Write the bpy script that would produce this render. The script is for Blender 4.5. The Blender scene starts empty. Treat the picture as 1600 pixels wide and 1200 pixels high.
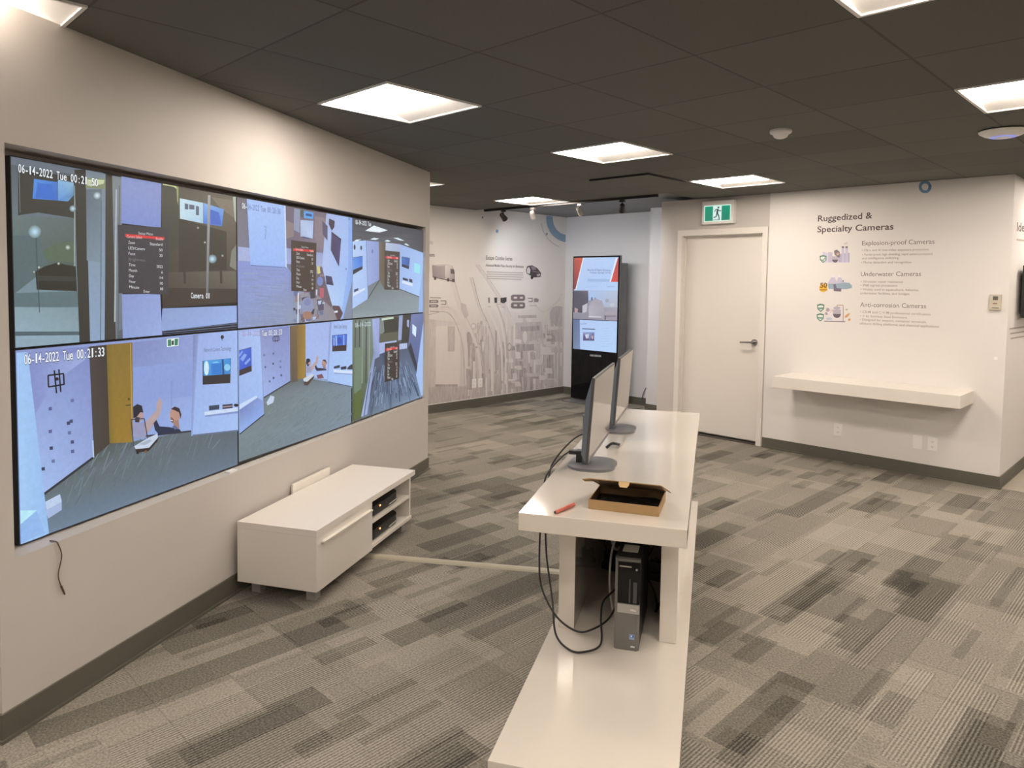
import bpy, bmesh, math, random
from mathutils import Vector, Matrix
from mathutils.geometry import tessellate_polygon

scene = bpy.context.scene
COL = scene.collection
random.seed(7)
PI = math.pi

# ------------------------------------------------------------------ camera
F_PX, PP_Y = 1123.8, 504.4                     # focal length and optical axis row, 1600x1200 frame
PITCH, ROLL, YAW = math.radians(3.2214), math.radians(0.8373), math.radians(44.5685)
EYE = Vector((0, 0, 1.6))
_f = Vector((-math.sin(YAW)*math.cos(PITCH), math.cos(YAW)*math.cos(PITCH), -math.sin(PITCH)))
_r = Vector((math.cos(YAW), math.sin(YAW), 0))
_u = _r.cross(_f)
CR = math.cos(ROLL)*_r + math.sin(ROLL)*_u
CU = -math.sin(ROLL)*_r + math.cos(ROLL)*_u
cam_d = bpy.data.cameras.new('camera')
cam = bpy.data.objects.new('camera', cam_d)
COL.objects.link(cam)
cam_d.sensor_fit = 'HORIZONTAL'
cam_d.sensor_width = 36.0
cam_d.lens = F_PX/1600*36.0
cam_d.shift_y = -(600-PP_Y)/1600
cam_d.clip_start = 0.05
m = Matrix.Identity(4)
for i in range(3):
    m[i][0], m[i][1], m[i][2], m[i][3] = CR[i], CU[i], -_f[i], EYE[i]
cam.matrix_world = m
scene.camera = cam

# ------------------------------------------------------------------ world and exposure
world = bpy.data.worlds.new('world')
scene.world = world
world.use_nodes = True
world.node_tree.nodes['Background'].inputs[0].default_value = (0.55, 0.6, 0.7, 1)
world.node_tree.nodes['Background'].inputs[1].default_value = 0.02
vs = scene.view_settings
vs.view_transform = 'Standard'
vs.look = 'None'
vs.gamma = 1
vs.use_curve_mapping = False
vs.exposure = 0.0

LAMP = 41.0                                    # radiance of the ceiling lamp lenses
LAMP_COL = (1.0, 0.88, 0.765)
SPOT_COL = (0.86, 0.92, 1.0)
SPOT_W = 21.0

# ------------------------------------------------------------------ frames of the place
CEIL = 2.505
SOFFIT = 2.545
TH = math.radians(28.99)                       # the video wall stands 29 degrees off the ceiling grid
W0 = Vector((-4.745, 3.819, 0))
WD = Vector((-math.sin(TH), math.cos(TH), 0))
WN = Vector((math.cos(TH), math.sin(TH), 0))
def wp(s, n, z=0.0):
    return W0 + WD*s + WN*n + Vector((0, 0, z))
def ray(x, y):
    return CR*((x-800)/F_PX) - CU*((y-PP_Y)/F_PX) + _f
def on_plane(x, y, p, n):                      # the point of a wall or table plane seen at a pixel
    d = ray(x, y)
    return EYE + d*((p-EYE).dot(n)/d.dot(n))
def on_z(x, y, z):
    d = ray(x, y)
    return EYE + d*((z-EYE.z)/d.z)

# ------------------------------------------------------------------ materials
def lin(c):
    if isinstance(c, str):
        c = c.lstrip('#')
        c = tuple(int(c[i:i+2], 16)/255 for i in (0, 2, 4))
    return tuple((v/12.92 if v <= 0.04045 else ((v+0.055)/1.055)**2.4) for v in c)
MATS = {}
def mat(name, color, rough=0.5, metal=0.0, spec=0.5, emit=None, strength=1.0, noise=0.0, nscale=8.0, bump=0.0, bscale=200.0, coat=0.0):
    if name in MATS:
        return MATS[name]
    M = bpy.data.materials.new(name)
    M.use_nodes = True
    nt = M.node_tree
    b = nt.nodes['Principled BSDF']
    b.inputs['Base Color'].default_value = (*color, 1)
    b.inputs['Roughness'].default_value = rough
    b.inputs['Metallic'].default_value = metal
    b.inputs['Specular IOR Level'].default_value = spec
    if coat:
        b.inputs['Coat Weight'].default_value = coat
        b.inputs['Coat Roughness'].default_value = 0.04
    if emit is not None:
        b.inputs['Emission Color'].default_value = (*emit, 1)
        b.inputs['Emission Strength'].default_value = strength
    if noise or bump:
        tc = nt.nodes.new('ShaderNodeTexCoord')
    if noise:
        n = nt.nodes.new('ShaderNodeTexNoise')
        n.inputs['Scale'].default_value = nscale
        n.inputs['Detail'].default_value = 5
        nt.links.new(tc.outputs['Object'], n.inputs['Vector'])
        mx = nt.nodes.new('ShaderNodeMix')
        mx.data_type = 'RGBA'
        mx.inputs['A'].default_value = (*[max(0, c*(1-noise)) for c in color], 1)
        mx.inputs['B'].default_value = (*[min(1, c*(1+noise)) for c in color], 1)
        nt.links.new(n.outputs['Fac'], mx.inputs['Factor'])
        nt.links.new(mx.outputs['Result'], b.inputs['Base Color'])
    if bump:
        n2 = nt.nodes.new('ShaderNodeTexNoise')
        n2.inputs['Scale'].default_value = bscale
        nt.links.new(tc.outputs['Object'], n2.inputs['Vector'])
        bp = nt.nodes.new('ShaderNodeBump')
        bp.inputs['Strength'].default_value = bump
        bp.inputs['Distance'].default_value = 0.002
        nt.links.new(n2.outputs['Fac'], bp.inputs['Height'])
        nt.links.new(bp.outputs['Normal'], b.inputs['Normal'])
    MATS[name] = M
    return M

WALL_WHITE = mat('white_wall_paint', (0.74, 0.71, 0.68), 0.6, noise=0.015, nscale=3, bump=0.05)
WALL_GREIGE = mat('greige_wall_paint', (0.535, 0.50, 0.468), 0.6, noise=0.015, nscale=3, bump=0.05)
WALL_COOL = mat('cool_white_paint', (0.64, 0.635, 0.65), 0.6, noise=0.015, nscale=3, bump=0.05)
BASEB = mat('olive_grey_vinyl', (0.105, 0.098, 0.078), 0.45, noise=0.06, nscale=6)
SOFF = mat('spot_tinted_soffit', (0.17, 0.175, 0.18), 0.6)  # bluish tint puts the cool spots' bounced light into the colour
DOORW = mat('door_paint', (0.72, 0.68, 0.63), 0.4, noise=0.01, nscale=3)
GLOSSW = mat('white_gloss_lacquer', (0.67, 0.62, 0.55), 0.10, coat=1.0)
SATINW = mat('white_satin_board', (0.76, 0.715, 0.65), 0.3, noise=0.01, nscale=4)
PLASTW = mat('white_plastic', (0.85, 0.83, 0.80), 0.35)
PLASTB = mat('beige_plastic', (0.55, 0.50, 0.40), 0.4)
BLACK = mat('black_plastic', (0.012, 0.012, 0.013), 0.35)
BLACKG = mat('black_glass', (0.006, 0.006, 0.007), 0.06, spec=0.2)
DKGREY = mat('dark_grey_plastic', (0.055, 0.058, 0.062), 0.4, noise=0.05, nscale=30)
MIDGREY = mat('grey_plastic', (0.13, 0.13, 0.135), 0.4)
STEELB = mat('blue_grey_plastic', (0.10, 0.115, 0.13), 0.35)
SILVER = mat('silver_plastic', (0.38, 0.37, 0.35), 0.35, 0.3)
CHROME = mat('brushed_metal', (0.45, 0.43, 0.42), 0.25, 1.0)
CABLEB = mat('black_cable', (0.015, 0.013, 0.012), 0.5)
CABLEW = mat('white_cable', (0.6, 0.58, 0.55), 0.5)
CARD = mat('kraft_cardboard', (0.33, 0.21, 0.095), 0.8, noise=0.12, nscale=25)
CARDIN = mat('shaded_cardboard_inside', (0.14, 0.08, 0.035), 0.85, noise=0.2, nscale=40)  # darker cardboard copy, shade inside the half-open box put into the colour
BAGM = mat('black_plastic_bag', (0.012, 0.012, 0.012), 0.25, noise=0.3, nscale=60)
REDM = mat('red_marker_plastic', (0.47, 0.12, 0.08), 0.35)
LENS = mat('lit_lens', (0.9, 0.9, 0.9), 0.4, emit=LAMP_COL, strength=LAMP)
LAMPW = mat('white_lamp_metal', (0.80, 0.78, 0.75), 0.45)
SCREENOFF = mat('switched_off_screen', (0.15, 0.14, 0.135), 0.07, spec=0.9)
LEDRED = mat('red_indicator', (0.5, 0.1, 0.05), 0.4, emit=(1, 0.25, 0.08), strength=6)
BLUELED = mat('blue_ring_light', (0.3, 0.35, 0.8), 0.4, emit=(0.25, 0.30, 0.9), strength=0.55)
TRIMFLOOR = mat('light_plank_floor', (0.36, 0.32, 0.265), 0.45, noise=0.1, nscale=9)
CLEARG = mat('lamp_glass', (0.5, 0.5, 0.52), 0.2)

class N:                                        # a few lines of node algebra
    def __init__(self, nt): self.nt = nt
    def m(self, op, a, b=None, c=None):
        n = self.nt.nodes.new('ShaderNodeMath')
        n.operation = op
        for i, v in enumerate((a, b, c)):
            if v is None: continue
            if isinstance(v, (int, float)): n.inputs[i].default_value = v
            else: self.nt.links.new(v, n.inputs[i])
        return n.outputs[0]
    def wn(self, a, b):
        v = self.nt.nodes.new('ShaderNodeCombineXYZ')
        for i, k in enumerate((a, b)):
            if isinstance(k, (int, float)): v.inputs[i].default_value = k
            else: self.nt.links.new(k, v.inputs[i])
        w = self.nt.nodes.new('ShaderNodeTexWhiteNoise')
        w.noise_dimensions = '2D'
        self.nt.links.new(v.outputs[0], w.inputs['Vector'])
        return w.outputs['Value']
    def cells(self, x, y, w, ln, seed):
        c = self.m('FLOOR', self.m('DIVIDE', self.m('ADD', x, 50+seed*0.37), w))
        off = self.m('MULTIPLY', self.wn(c, seed+0.5), 10)
        s = self.m('FLOOR', self.m('ADD', self.m('DIVIDE', self.m('ADD', y, 50), ln), off))
        return self.wn(self.m('ADD', c, seed*13.1), s)

def attr_material(name, emission):
    M = bpy.data.materials.new(name)
    M.use_nodes = True
    nt = M.node_tree
    a = nt.nodes.new('ShaderNodeAttribute')
    a.attribute_name = 'ink'
    b = nt.nodes['Principled BSDF']
    if emission:
        b.inputs['Base Color'].default_value = (0.01, 0.01, 0.01, 1)
        b.inputs['Roughness'].default_value = 0.35
        nt.links.new(a.outputs['Color'], b.inputs['Emission Color'])
        b.inputs['Emission Strength'].default_value = emission
        M.cycles.emission_sampling = 'NONE'
    else:
        b.inputs['Roughness'].default_value = 0.6
        nt.links.new(a.outputs['Color'], b.inputs['Base Color'])
    return M
def grain(M, amount, scale, stretch=(1, 1, 1), toward=None):
    nt = M.node_tree
    tc = nt.nodes.new('ShaderNodeTexCoord')
    mp_ = nt.nodes.new('ShaderNodeMapping')
    mp_.inputs['Scale'].default_value = stretch
    nz = nt.nodes.new('ShaderNodeTexNoise')
    nz.inputs['Scale'].default_value = scale
    nz.inputs['Detail'].default_value = 6
    nz.inputs['Roughness'].default_value = 0.65
    nt.links.new(tc.outputs['Object'], mp_.inputs[0]); nt.links.new(mp_.outputs[0], nz.inputs['Vector'])
    a = next(n for n in nt.nodes if n.type == 'ATTRIBUTE')
    b = nt.nodes['Principled BSDF']
    sock = b.inputs['Emission Color'] if b.inputs['Emission Color'].is_linked else b.inputs['Base Color']
    mx = nt.nodes.new('ShaderNodeMix')
    mx.data_type = 'RGBA'
    g = N(nt)
    if toward is None:
        mx.blend_type = 'MULTIPLY'
        mx.inputs['Factor'].default_value = 1
        f = g.m('ADD', 1.0, g.m('MULTIPLY', g.m('SUBTRACT', nz.outputs['Fac'], 0.5), amount))
        nt.links.new(a.outputs['Color'], mx.inputs['A']); nt.links.new(f, mx.inputs['B'])
    else:
        mx.inputs['B'].default_value = (*toward, 1)
        nt.links.new(a.outputs['Color'], mx.inputs['A'])
        f = g.m('MAXIMUM', 0.0, g.m('MINIMUM', 1.0, g.m('MULTIPLY', g.m('SUBTRACT', nz.outputs['Fac'], 0.36), amount)))
        nt.links.new(f, mx.inputs['Factor'])
    nt.links.new(mx.outputs['Result'], sock)
    return M
SCREEN = attr_material('lit_screen_picture', 0.92)
INK = attr_material('printed_ink', 0)
KSCREEN = attr_material('lit_kiosk_picture', 0.95)
MURALINK = attr_material('mural_ink', 0)
grain(SCREEN, 0.32, 45)
grain(KSCREEN, 0.2, 30)
grain(MURALINK, 1.5, 9, (1, 3.2, 0.55), (0.76, 0.725, 0.70))

def carpet_material():
    M = bpy.data.materials.new('carpet_tiles')
    M.use_nodes = True
    nt = M.node_tree
    b = nt.nodes['Principled BSDF']
    b.inputs['Roughness'].default_value = 0.95
    b.inputs['Specular IOR Level'].default_value = 0.1
    tc = nt.nodes.new('ShaderNodeTexCoord')
    sp = nt.nodes.new('ShaderNodeSeparateXYZ')
    nt.links.new(tc.outputs['Object'], sp.inputs[0])
    g = N(nt)
    x, y = sp.outputs[0], sp.outputs[1]
    vA = g.cells(x, y, 0.155, 0.62, 1)
    vB = g.cells(x, y, 0.095, 0.27, 2)
    vC = g.cells(x, y, 0.31, 0.42, 3)
    vD = g.cells(x, y, 0.045, 0.36, 4)
    vT = g.cells(x, y, 0.61, 0.61, 5)
    tone = g.m('ADD', 0.66, g.m('MULTIPLY', g.m('SUBTRACT', vC, 0.5), 0.26))
    tone = g.m('ADD', tone, g.m('MULTIPLY', g.m('SUBTRACT', vT, 0.5), 0.14))
    tone = g.m('ADD', tone, g.m('MULTIPLY', g.m('SUBTRACT', vA, 0.5), 0.13))
    tone = g.m('SUBTRACT', tone, g.m('MULTIPLY', g.m('LESS_THAN', vA, 0.14), 0.19))
    tone = g.m('SUBTRACT', tone, g.m('MULTIPLY', g.m('LESS_THAN', vB, 0.09), 0.20))
    tone = g.m('SUBTRACT', tone, g.m('MULTIPLY', g.m('LESS_THAN', vD, 0.08), 0.16))
    vS = g.cells(x, y, 0.31, 0.33, 6)
    vR = g.cells(x, y, 0.075, 0.5, 7)
    on = g.m('MAXIMUM', g.m('MULTIPLY', g.m('GREATER_THAN', vS, 0.66), vS), g.m('MULTIPLY', g.m('GREATER_THAN', vR, 0.80), 0.8))
    st = g.m('SINE', g.m('MULTIPLY', x, 2*PI/0.0132))
    st = g.m('MULTIPLY', g.m('MULTIPLY', st, on), 0.30)
    tone = g.m('ADD', tone, st)
    jx = g.m('LESS_THAN', g.m('ABSOLUTE', g.m('SUBTRACT', g.m('FRACT', g.m('DIVIDE', g.m('ADD', x, 50), 0.61)), 0.5)), 0.0035)
    jy = g.m('LESS_THAN', g.m('ABSOLUTE', g.m('SUBTRACT', g.m('FRACT', g.m('DIVIDE', g.m('ADD', y, 50), 0.61)), 0.5)), 0.0035)
    tone = g.m('SUBTRACT', tone, g.m('MULTIPLY', g.m('MAXIMUM', jx, jy), 0.14))
    nz = nt.nodes.new('ShaderNodeTexNoise')
    nz.inputs['Scale'].default_value = 120
    nz.inputs['Detail'].default_value = 3
    nt.links.new(tc.outputs['Object'], nz.inputs['Vector'])
    tone = g.m('ADD', tone, g.m('MULTIPLY', g.m('SUBTRACT', nz.outputs['Fac'], 0.5), 1.05))
    rp = nt.nodes.new('ShaderNodeValToRGB')
    e = rp.color_ramp.elements
    e[0].position, e[0].color = 0.0, (0.044, 0.041, 0.034, 1)
    e[1].position, e[1].color = 1.0, (0.355, 0.325, 0.274, 1)
    k = e.new(0.5); k.color = (0.166, 0.152, 0.128, 1)
    nt.links.new(tone, rp.inputs[0])
    nt.links.new(rp.outputs[0], b.inputs['Base Color'])
    bp = nt.nodes.new('ShaderNodeBump')
    bp.inputs['Strength'].default_value = 0.25
    bp.inputs['Distance'].default_value = 0.003
    nt.links.new(nz.outputs['Fac'], bp.inputs['Height'])
    nt.links.new(bp.outputs['Normal'], b.inputs['Normal'])
    return M
CARPET = carpet_material()

TX0, TY0, TW, TL_ = -3.365, 1.957, 0.612, 0.602  # the ceiling grid
def ceiling_material():
    M = bpy.data.materials.new('dark_ceiling_tiles')
    M.use_nodes = True
    nt = M.node_tree
    b = nt.nodes['Principled BSDF']
    b.inputs['Roughness'].default_value = 0.85
    b.inputs['Specular IOR Level'].default_value = 0.2
    tc = nt.nodes.new('ShaderNodeTexCoord')
    sp = nt.nodes.new('ShaderNodeSeparateXYZ')
    nt.links.new(tc.outputs['Object'], sp.inputs[0])
    g = N(nt)
    fx = g.m('DIVIDE', g.m('SUBTRACT', sp.outputs[0], TX0-20*TW), TW)
    fy = g.m('DIVIDE', g.m('SUBTRACT', sp.outputs[1], TY0-20*TL_), TL_)
    def dist(f): return g.m('SUBTRACT', 0.5, g.m('ABSOLUTE', g.m('SUBTRACT', g.m('FRACT', f), 0.5)))
    d = g.m('MINIMUM', dist(fx), dist(fy))
    line = g.m('LESS_THAN', d, 0.009)
    tone = g.m('MULTIPLY', g.wn(g.m('FLOOR', fx), g.m('FLOOR', fy)), 0.22)
    nz = nt.nodes.new('ShaderNodeTexNoise')
    nz.inputs['Scale'].default_value = 220
    nt.links.new(tc.outputs['Object'], nz.inputs['Vector'])
    tone = g.m('ADD', tone, g.m('MULTIPLY', nz.outputs['Fac'], 0.5))
    tone = g.m('ADD', g.m('MULTIPLY', tone, 0.6), 0.55)
    tone = g.m('MULTIPLY', tone, g.m('SUBTRACT', 1.0, g.m('MULTIPLY', line, 0.33)))
    mx = nt.nodes.new('ShaderNodeMix')
    mx.data_type = 'RGBA'
    mx.inputs['A'].default_value = (0, 0, 0, 1)
    mx.inputs['B'].default_value = (0.180, 0.182, 0.158, 1)
    nt.links.new(tone, mx.inputs['Factor'])
    nt.links.new(mx.outputs['Result'], b.inputs['Base Color'])
    return M
CEILM = ceiling_material()

# ------------------------------------------------------------------ builders
def obj(name, bm, material, parent=None, smooth=False, mats=None):
    me = bpy.data.meshes.new(name)
    bmesh.ops.recalc_face_normals(bm, faces=bm.faces[:])
    bm.to_mesh(me)
    bm.free()
    for k in (mats or [material]):
        me.materials.append(k)
    if smooth:
        for p in me.polygons: p.use_smooth = True
        try: me.set_sharp_from_angle(angle=math.radians(35))
        except Exception: pass
    o = bpy.data.objects.new(name, me)
    COL.objects.link(o)
    if parent is not None: o.parent = parent
    return o
def tag(o, label, cat, group=None):
    o['label'] = label
    o['category'] = cat
    if group: o['group'] = group
    return o
def thing(name, label, cat, loc=(0, 0, 0), rotz=0.0, group=None):
    o = bpy.data.objects.new(name, None)
    COL.objects.link(o)
    o.empty_display_size = 0.1
    o.location = loc
    o.rotation_euler = (0, 0, rotz)
    return tag(o, label, cat, group)
def struct(o):
    o['kind'] = 'structure'
    return o
def box(bm, x0, x1, y0, y1, z0, z1, bev=0.0, mi=0, mtx=None):
    t = bmesh.new()
    bmesh.ops.create_cube(t, size=1.0)
    for v in t.verts:
        v.co = Vector(((x0+x1)/2 + v.co.x*(x1-x0), (y0+y1)/2 + v.co.y*(y1-y0), (z0+z1)/2 + v.co.z*(z1-z0)))
    if bev:
        bmesh.ops.bevel(t, geom=t.edges[:], offset=bev, segments=2, profile=0.7, affect='EDGES')
    for f in t.faces: f.material_index = mi
    if mtx is not None: bmesh.ops.transform(t, matrix=mtx, verts=t.verts)
    join(bm, t)
def join(bm, t):
    me = bpy.data.meshes.new('tmp')
    t.to_mesh(me)
    t.free()
    bm.from_mesh(me)
    bpy.data.meshes.remove(me)
def boxes(*args, bev=0.0):
    bm = bmesh.new()
    for a in args: box(bm, *a, bev=bev)
    return bm
def cyl(bm, p, q, r0, r1=None, seg=20, mi=0):
    p, q = Vector(p), Vector(q)
    r1 = r0 if r1 is None else r1
    t = bmesh.new()
    bmesh.ops.create_cone(t, cap_ends=True, segments=seg, radius1=r0, radius2=r1, depth=(q-p).length)
    rot = (q-p).to_track_quat('Z', 'Y').to_matrix().to_4x4()
    bmesh.ops.transform(t, matrix=Matrix.Translation((p+q)/2) @ rot, verts=t.verts)
    for f in t.faces: f.material_index = mi
    join(bm, t)
def lathe(bm, prof, seg=40, cx=0, cy=0):
    rings = []
    for r, z in prof:
        if r < 1e-5: rings.append([bm.verts.new((cx, cy, z))])
        else: rings.append([bm.verts.new((cx+r*math.cos(2*PI*i/seg), cy+r*math.sin(2*PI*i/seg), z)) for i in range(seg)])
    for a, b in zip(rings, rings[1:]):
        for i in range(seg):
            j = (i+1) % seg
            if len(a) == 1 and len(b) == 1: continue
            if len(a) == 1: bm.faces.new((a[0], b[i], b[j]))
            elif len(b) == 1: bm.faces.new((a[i], a[j], b[0]))
            else: bm.faces.new((a[i], a[j], b[j], b[i]))
def prism(bm, pts, z0, z1, mi=0):
    lo = [bm.verts.new((x, y, z0)) for x, y in pts]
    hi = [bm.verts.new((x, y, z1)) for x, y in pts]
    n = len(pts)
    fs = [bm.faces.new(lo[::-1]), bm.faces.new(hi)]
    for i in range(n): fs.append(bm.faces.new((lo[i], lo[(i+1) % n], hi[(i+1) % n], hi[i])))
    for f in fs: f.material_index = mi
def round_rect(hx, hy, r, seg=8):
    pts = []
    for cx, cy, a0 in ((hx-r, hy-r, 0), (-hx+r, hy-r, 90), (-hx+r, -hy+r, 180), (hx-r, -hy+r, 270)):
        for i in range(seg+1):
            a = math.radians(a0 + 90*i/seg)
            pts.append((cx+r*math.cos(a), cy+r*math.sin(a)))
    return pts
def spline_pts(ctrl, per=10):
    P = [Vector(c) for c in ctrl]
    P = [2*P[0]-P[1]] + P + [2*P[-1]-P[-2]]
    out = []
    for i in range(1, len(P)-2):
        for k in range(per):
            t = k/per
            a, b, c, d = P[i-1], P[i], P[i+1], P[i+2]
            out.append(0.5*((2*b)+(c-a)*t+(2*a-5*b+4*c-d)*t*t+(3*b-a-3*c+d)*t**3))
    out.append(P[-2])
    return out
def tube(bm, ctrl, r, seg=8, per=10, smooth=True):
    pts = spline_pts(ctrl, per) if smooth else [Vector(c) for c in ctrl]
    rings = []
    prev = None
    for i, p in enumerate(pts):
        t = (pts[min(i+1, len(pts)-1)] - pts[max(i-1, 0)]).normalized()
        if prev is None:
            a = t.orthogonal().normalized()
        else:
            a = (prev - t*prev.dot(t)).normalized()
        prev = a
        b = t.cross(a)
        rings.append([bm.verts.new(p + a*(r*math.cos(2*PI*k/seg)) + b*(r*math.sin(2*PI*k/seg))) for k in range(seg)])
    for A, B in zip(rings, rings[1:]):
        for k in range(seg): bm.faces.new((A[k], A[(k+1) % seg], B[(k+1) % seg], B[k]))
    bm.faces.new(rings[0][::-1]); bm.faces.new(rings[-1])

# flat prints and screen pictures: polygons on a plane, each a hair above the one before
class Print:
    def __init__(self, o, xa, ya, crop=(0, 0, 1), step=0.00008, base=0.0):
        self.o, self.xa, self.ya = Vector(o), Vector(xa).normalized(), Vector(ya).normalized()
        self.n = self.xa.cross(self.ya)
        self.crop, self.step, self.k, self.base = crop, step, 0, base
        self.rect = None
        self.V, self.Fc, self.Cc = [], [], []
    def px(self, x, y):
        ox, oy, s = self.crop
        p = on_plane(ox + x/s, oy + y/s, self.o, self.n) - self.o
        return (p.dot(self.xa), p.dot(self.ya))
    def clip(self, pts):
        if not self.rect: return pts
        x0, x1, y0, y1 = self.rect
        for ax, lim, sg in ((0, x0, 1), (0, x1, -1), (1, y0, 1), (1, y1, -1)):
            out = []
            for i, a in enumerate(pts):
                b = pts[(i+1) % len(pts)]
                da, db = sg*(a[0][ax]-lim), sg*(b[0][ax]-lim)
                if da >= 0: out.append(a)
                if (da >= 0) != (db >= 0):
                    t = da/(da-db)
                    out.append((tuple(a[0][j]+(b[0][j]-a[0][j])*t for j in (0, 1)), tuple(a[1][j]+(b[1][j]-a[1][j])*t for j in range(3))))
            pts = out
            if len(pts) < 3: return []
        return pts
    def add(self, pts, color, layer=True):
        cols = color if isinstance(color, list) else [color]*len(pts)
        cols = [lin(c) if isinstance(c, str) else c for c in cols]
        q = self.clip(list(zip(pts, cols)))
        if len(q) < 3: return
        if layer: self.k += 1
        h = self.base + self.k*self.step
        tri = tessellate_polygon([[Vector((p[0], p[1], 0)) for p, c in q]])
        b0 = len(self.V)
        self.V += [self.o + self.xa*p[0] + self.ya*p[1] + self.n*h for p, c in q]
        for t in tri:
            a, b, c = (Vector((*q[i][0], 0)) for i in t)
            t = tuple(t) if (b-a).cross(c-a).z > 0 else tuple(t)[::-1]
            self.Fc.append(tuple(b0+i for i in t))
            self.Cc.append(tuple(q[i][1] for i in t))
    def poly(self, pts, color, layer=True):
        self.add([self.px(*p) for p in pts], color, layer)
    def quad(self, tl, tr, br, bl, top, bottom):
        self.poly([tl, tr, br, bl], [top, top, bottom, bottom])
    def line(self, p, q, w, color, layer=True):
        (x0, y0), (x1, y1) = p, q
        L = math.hypot(x1-x0, y1-y0) or 1
        dx, dy = -(y1-y0)/L*w/2, (x1-x0)/L*w/2
        self.poly([(x0+dx, y0+dy), (x1+dx, y1+dy), (x1-dx, y1-dy), (x0-dx, y0-dy)], color, layer)
    def path(self, pts, w, color):
        self.k += 1
        for a, b in zip(pts, pts[1:]): self.line(a, b, w, color, False)
    def ell(self, cx, cy, rx, ry, color, seg=16, layer=True):
        self.poly([(cx+rx*math.cos(2*PI*i/seg), cy+ry*math.sin(2*PI*i/seg)) for i in range(seg)], color, layer)
    def glow(self, cx, cy, r, core, edge, seg=12):
        self.k += 1
        for i in range(seg):
            a, b = 2*PI*i/seg, 2*PI*(i+1)/seg
            self.poly([(cx, cy), (cx+r*math.cos(a), cy+r*math.sin(a)), (cx+r*math.cos(b), cy+r*math.sin(b))], [core, edge, edge], False)
    def text(self, body, left, right, color, height=None, bold=0.0):
        """body set along the line from pixel left to pixel right; height in the plane's metres"""
        c = bpy.data.curves.new('t', 'FONT')
        c.body = body
        c.resolution_u = 3
        c.offset = bold
        o = bpy.data.objects.new('t', c)
        COL.objects.link(o)
        me = bpy.data.meshes.new_from_object(o.evaluated_get(bpy.context.evaluated_depsgraph_get()))
        bpy.data.objects.remove(o); bpy.data.curves.remove(c)
        xs = [v.co.x for v in me.vertices]
        w = max(xs)-min(xs)
        a, b = Vector(self.px(*left)), Vector(self.px(*right))
        sx = (b-a).length/w
        sy = sx if height is None else height/0.7
        ex = (b-a).normalized(); ey = Vector((-ex.y, ex.x))
        self.k += 1
        h = self.base + self.k*self.step
        b0 = len(self.V)
        col = lin(color) if isinstance(color, str) else color
        for v in me.vertices:
            q = a + ex*((v.co.x-min(xs))*sx) + ey*(v.co.y*sy)
            self.V.append(self.o + self.xa*q.x + self.ya*q.y + self.n*h)
        me.calc_loop_triangles()
        for p in me.loop_triangles:
            t = tuple(b0+i for i in p.vertices)
            A, B, C_ = (self.V[i] for i in t)
            self.Fc.append(t if (B-A).cross(C_-A).dot(self.n) > 0 else t[::-1])
            self.Cc.append((col, col, col))
        bpy.data.meshes.remove(me)
    def osd(self, body, left, right, color, height, outline=True):
        n = len(body)
        for ch_i, ch in enumerate(body):
            if ch == ' ': continue
            k = {'1': 0.58, ':': 0.74, '-': 0.36}.get(ch, 0.16)
            f0, f1 = (ch_i+k*0.5)/n, (ch_i+1-k*0.5)/n
            a = (left[0]+(right[0]-left[0])*f0, left[1]+(right[1]-left[1])*f0)
            b = (left[0]+(right[0]-left[0])*f1, left[1]+(right[1]-left[1])*f1)
            if outline: self.text(ch, a, b, '#30343c', height, 0.07)
            self.k -= 1 if not outline else 0
            self.text(ch, a, b, color, height, 0.015)
            self.k -= 2 if outline else 0
        self.k += 2
    def build(self, name, material, parent=None):
        me = bpy.data.meshes.new(name)
        V = self.V
        if parent is not None:
            bpy.context.view_layer.update()
            inv = parent.matrix_world.inverted()
            V = [inv @ v for v in V]
        me.from_pydata([tuple(v) for v in V], [], self.Fc)
        ca = me.color_attributes.new('ink', 'FLOAT_COLOR', 'CORNER')
        i = 0
        for f in self.Cc:
            for c in f:
                ca.data[i].color = (*c, 1)
                i += 1
        me.materials.append(material)
        o = bpy.data.objects.new(name, me)
        COL.objects.link(o)
        if parent is not None: o.parent = parent
        self.V, self.Fc, self.Cc = [], [], []
        return o

# ================================================================== THE SETTING
DWY = 6.825                                     # door wall
XM, YF = -6.77, 7.956                           # mural wall, far wall
XR = -1.2                                       # corner of the door block
X1, Y0_, Y1 = 4.2, -3.2, 9.6                    # the room behind and beyond
bm = bmesh.new()
box(bm, XM-0.1, X1, Y0_, Y1, -0.06, 0)
struct(obj('floor', bm, CARPET))
bm = bmesh.new()
box(bm, XR+0.002, X1-0.01, DWY+0.01, Y1, 0.0005, 0.004)
fl = struct(obj('floor_right', bm, TRIMFLOOR))

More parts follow.
